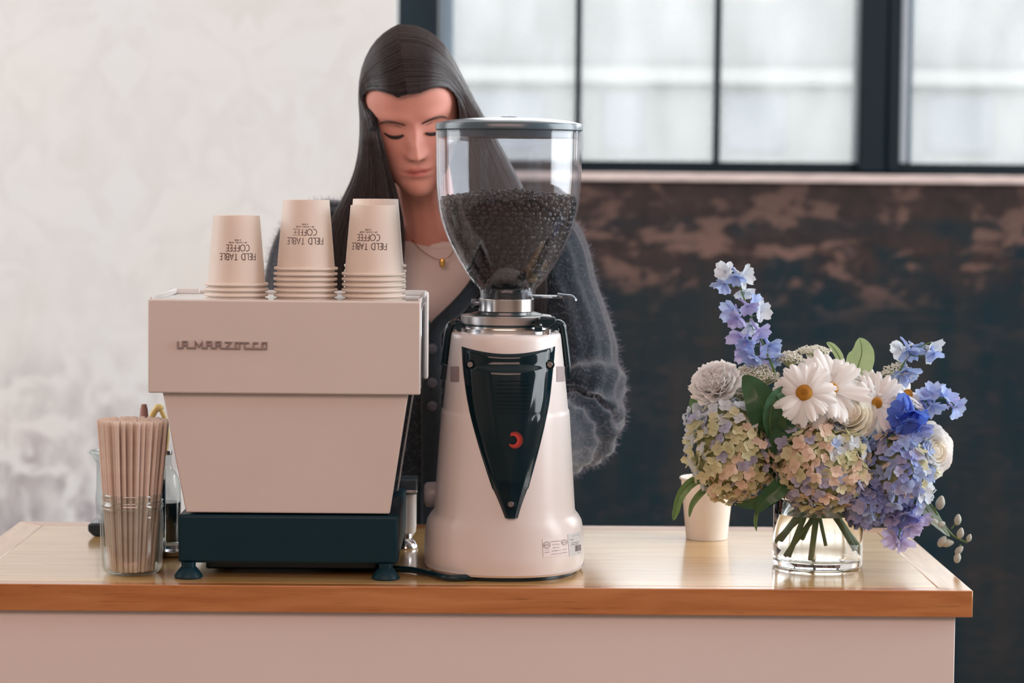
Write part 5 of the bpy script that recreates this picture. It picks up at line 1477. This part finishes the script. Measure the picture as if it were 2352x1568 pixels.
# ---- white tee and cardigan: shells round the torso
zt_ = [lerp(.86, 1.405, i/30) for i in range(31)]
tee = MB()
def tee_ring(z):
    r = torso_ring(z, lerp(.004, .009, sstep(1.3, 1.4, z)))
    if z > 1.33:                                  # neckline dips at the front
        for p in r:
            p.z -= .034*sstep(3.80, 3.735, p.y)*sstep(1.33, 1.405, z)
    return r
tee.loft([tee_ring(z) for z in zt_], False, False)
tee.mk('tee_shirt', M_tee, person, ang=180)
nl = tee_ring(zt_[-1]); nl = nl + [nl[0]]
MB().tube([p + Vector((0, 0, .0)) for p in nl], [.0042]*len(nl), 6, cap=False, flat=(1.8, .8)).mk('neckband', M_tee, person, ang=180)
# cardigan front edges: half opening angle by height (V neck closed below z=1.24)
zv = P(1008, 752, 3.72).z
def openA(z): return interp([(.0, .0), (zv, .012), (zv + .06, .26), (zv + .13, .55), (zv+.2, .95), (1.5, 1.2)], z)
card = MB(); rows = []
zc_ = [lerp(.84, 1.408, i/44) for i in range(45)]
for z in zc_:
    g = .014 + .006*sin(z*60)*.3 + (.016 if z < 1.2 else .012)*.6
    a = openA(z); r = torso_ring(z, g, a, 2*pi - a, 76, False)
    for i, p in enumerate(r):                     # ribs
        p.y += .0016*sin(i*2.1); 
    rows.append(r)
card.loft(rows, False, False, closed=False)
def sleeve(sh, el, wr, side):
    top = Vector((cx0 + side*.115, 3.80, 1.388))
    up = P(1240, 560, 3.80) if side > 0 else P(735, 560, 3.80)
    path = curve([top, up, sh + Vector((side*.004, 0, -.02)), sh.lerp(el, .5) + Vector((side*.012, 0, 0)), el + Vector((0, .0, .02)), el + Vector((-side*.01, -.03, -.022)), el.lerp(wr, .5) + Vector((0, 0, -.018)), wr], 9)
    n = len(path); rad = []
    tab = [(0, .045), (.12, .062), (.25, .066), (.42, .060), (.58, .062), (.68, .066), (.82, .058), (.94, .046), (1, .034)]
    for i in range(n):
        t = i/(n-1); rad.append(smooth_interp(tab, t) + .004*sin(t*46)*sstep(.42, .55, t)*sstep(.95, .8, t))
    b0 = len(card.v); card.tube(path, rad, 40)
    for i in range(b0, len(card.v)):
        ring = (i - b0)//40; k = (i - b0) % 40; t = ring/(n-1)
        ctr = path[ring]; dv = card.v[i] - ctr
        f = 1 + .05*sin(k*2*pi/40*13)
        # sag folds round the elbow
        f += .12*sin(t*58 + cos(k*2*pi/40)*1.8)*sstep(.48, .56, t)*sstep(.92, .75, t)
        card.v[i] = ctr + dv*f
    cuff = MB().tube([path[-3], path[-2], path[-1], path[-1] + (path[-1]-path[-3]).normalized()*.02], [rad[-3]*1.04, rad[-2]*1.04, .034, .033], 24)
    return cuff
cufl = sleeve(SHL, ELL, WRL, 1); cufr = sleeve(SHR, ELR, WRR, -1)
cg = card.mk('cardigan', M_knit, person, ang=180)
cufl.mk('cuff', M_knit, cg, ang=180); cufr.mk('cuff', M_knit, cg, ang=180)
# ribbed button band down the V and the front
for sgn in (1, -1):
    e_ = [r[0] if sgn > 0 else r[-1] for r in rows]
    if sgn > 0:
        # second edge only above the closed front
        pass
    MB().tube([p + Vector((0, -.004, 0)) for p in e_], .0125, 10, flat=(.45, 1)).mk('button_band', M_knit, cg, ang=180)
for py in (800, 880, 936):
    z = P(1008, py, 3.70).z; r = torso_ring(z, .04, 0, 2*pi, 64)[0]
    bt = MB().lathe([(0, .004), (.004, .0045), (.0075, .003), (.0082, 0), (0, -.001)], (0, 0, 0), 20)
    q = align((0, -1, .05)); c_ = Vector((r.x + .002, r.y + .004, z))
    mk('button', [q @ v + c_ for v in bt.v], bt.f, mat('dark_button', (74, 74, 82), rough=.3), cg)
# fuzz: short stray fibres all over the knit
fz = MB(); me_ = cg.data; off_ = org(cg)
me_.calc_loop_triangles(); tris = [(t.vertices[:], t.area) for t in me_.loop_triangles]
tot = sum(a for _, a in tris); acc = 0
dens = 34000/tot
fv = []; ff = []
for vs_, ar in tris:
    acc += ar*dens
    while acc > 1:
        acc -= 1
        a, c, d = (me_.vertices[i].co for i in vs_)
        u, v = rp_.random(), rp_.random()
        if u + v > 1: u, v = 1-u, 1-v
        p = a + (c-a)*u + (d-a)*v + off_
        if p.y > 3.93 or p.z < 1.0: continue
        nn = (me_.vertices[vs_[0]].normal + Vector((rp_.gauss(0, .55), rp_.gauss(0, .55), rp_.gauss(0, .55)))).normalized()
        L_ = rp_.uniform(.006, .016); t1 = nn.cross(Vector((rp_.gauss(0, 1), rp_.gauss(0, 1), rp_.gauss(0, 1)))).normalized()*.0003
        q = p + nn*L_*.55; e = q + (nn + t1.normalized()*.6).normalized()*L_*.45
        k = len(fv); fv += [p - t1, p + t1, q + t1*.8, q - t1*.8, e]; ff += [(k, k+1, k+2, k+3), (k+3, k+2, k+4)]
mk('fuzz', fv, ff, M_fuzz, cg, ang=0, kind='stuff')
# trousers and shoes behind the counter
TJ = {k: (J_[k][0], J_[k][1]*1.12) for k in ('pel', 'hipl', 'knl', 'anl', 'hipr', 'knr', 'anr')}
vs, fs = limbs(TJ, [('pel','hipl'),('hipl','knl'),('knl','anl'),('pel','hipr'),('hipr','knr'),('knr','anr')], 20)
mk('trousers', vs, fs, M_trou, person, ang=180)
# necklace
ncp = [P(x, y, Y) for x, y, Y in ((938, 540, 3.735), (965, 572, 3.712), (995, 592, 3.705), (1016, 596, 3.702), (1036, 585, 3.708), (1050, 550, 3.73))]
neckl = MB().tube(curve(ncp, 8), .0007, 6).mk('necklace', mat('gold_chain', (226, 176, 92), rough=.25, metal=1), person)
pc_ = P(1016, 604, 3.700)
pd_ = MB().ball((0, 0, 0), .0045, .0015, .0075, 10, 8)
mk('pendant', [v + pc_ for v in pd_.v], pd_.f, MATS['gold_chain'], person)

# ---- hair: a cap and two falls, overlaid with strands
HA, HB, HCz = .0815, .109, .1225
def cap_pt(s_, al, y0):
    """side s_, angle al from the parting (0) down the side, front-back position y0 (head local)"""
    fr_ = max(0, min(1, -y0/.0945))
    y = y0 + (.075 if s_ < 0 else .048)*sstep(.35, 1.5, al)*fr_
    k = sqrt(max(0, 1 - (y/HB)**2)); th = s_*al - .12*max(0, 1 - al/1.5)
    g = 1 + .035*fr_*sstep(.4, .9, al)*sstep(1.6, 1.1, al)
    return Vector((g*HA*k*sin(th), y - .002*fr_, g*HCz*k*cos(th) + .004))
# falls: rows of (py, centre px, half width px, depth, half depth)
FALL = {-1: [(205, 852, 5, 3.655, .030), (250, 852, 15, 3.64, .042), (300, 852, 24, 3.63, .050), (350, 856, 30, 3.635, .050), (400, 860, 33, 3.645, .046), (440, 856, 54, 3.66, .042), (490, 846, 80, 3.675, .040), (560, 838, 90, 3.69, .036), (640, 826, 92, 3.70, .032), (720, 815, 88, 3.705, .028), (800, 806, 74, 3.71, .02)],
         1: [(205, 1066, 7, 3.655, .030), (250, 1078, 22, 3.645, .044), (300, 1094, 34, 3.64, .050), (350, 1112, 44, 3.645, .050), (400, 1132, 50, 3.655, .046), (440, 1150, 54, 3.665, .042), (490, 1172, 56, 3.68, .038), (560, 1190, 56, 3.695, .034), (640, 1200, 54, 3.705, .03), (720, 1204, 50, 3.71, .024), (800, 1206, 42, 3.715, .018)]}
def fall_pt(s_, t, py, grow=1.0):
    """t in -1..1: from the face edge (front) round the outer side to the back"""
    rw = FALL[s_]; cx, hw, Y, hd = (interp(rw, py, k) for k in (1, 2, 3, 4))
    a = t*pi*.5*1.15
    # a=-pi/2 -> inner front, 0 -> outer side, pi/2 -> back
    c = P(cx, py, Y); k = Y/FPX
    return Vector((c.x + s_*hw*k*grow*(2*cos(a*.87) - 1), c.y + hd*grow*sin(a), c.z))
hair = MB()
# cap shell
capf = lambda s_: (lambda u, v: HL(*cap_pt(s_, -.02 + v*1.62, lerp(-.0945, .1075, u)) * .985))
for s_ in (1, -1): hair.grid(capf(s_), 26, 18)
# back of the head: closing sheet and hanging back hair
hair.grid(lambda u, v: (lambda ang, z: HL(sin(ang)*.074, .012 + cos(ang)*.088, z))(lerp(-1.45, 1.45, u), lerp(.05, -.08, v)), 20, 8)
hair.grid(lambda u, v: Vector((cx0 + lerp(-.075, .075, u), lerp(HL(0, .085, -.04).y, 3.90, v) + .01*sin(u*pi), lerp(HL(0, .085, -.04).z, 1.26, v))), 12, 10)
for s_ in (1, -1):
    hair.loft([[fall_pt(s_, -1 + 2*i/13, py, .93) for i in range(14)] + [fall_pt(s_, 1 - 2*i/13, py, .55) for i in range(14)] for py in range(208, 801, 15)], True, True)
hm_ = hair.mk('hair', M_hairc, person, ang=180)
st = MB()
def strand(s_, yq, tq, j, jz, rad, cut):
    pts = []
    for i in range(9):
        al = 1.36*i/8
        p = cap_pt(s_, al, yq)*(1.0 + j); pts.append(HL(*p))
    pys = [236 + (cut-236)*((i+1)/14) for i in range(14)]
    fp = [fall_pt(s_, tq, q, 1.0 + jz) for q in pys]
    a = pts[-1]
    full = pts + [a.lerp(fp[0], .55)] + fp
    # relax
    for _ in range(3):
        full = [full[0]] + [full[i]*.5 + (full[i-1] + full[i+1])*.25 for i in range(1, len(full)-1)] + [full[-1]]
    n = len(full)
    st.tube(full, [rad*(.6 + .4*sin(pi*min(1, .1 + i/n)))*(1 if i < n-4 else (n-i)/5 + .1) for i in range(n)], 4, cap=False)
for k in range(2600):
    s_ = 1 if k % 2 else -1
    q = rp_.random()
    y0 = lerp(-.0955, .100, q); tt = lerp(-1, .85, q) + rp_.uniform(-.22, .22)
    strand(s_, y0, max(-1, min(1, tt)), rp_.uniform(-.004, .014), rp_.uniform(-.03, .07), rp_.uniform(.0005, .0010), rp_.uniform(640, 800))
# front wisps over the forehead edge
st.mk('hair_strands', M_hair, hm_, ang=180, kind='stuff')
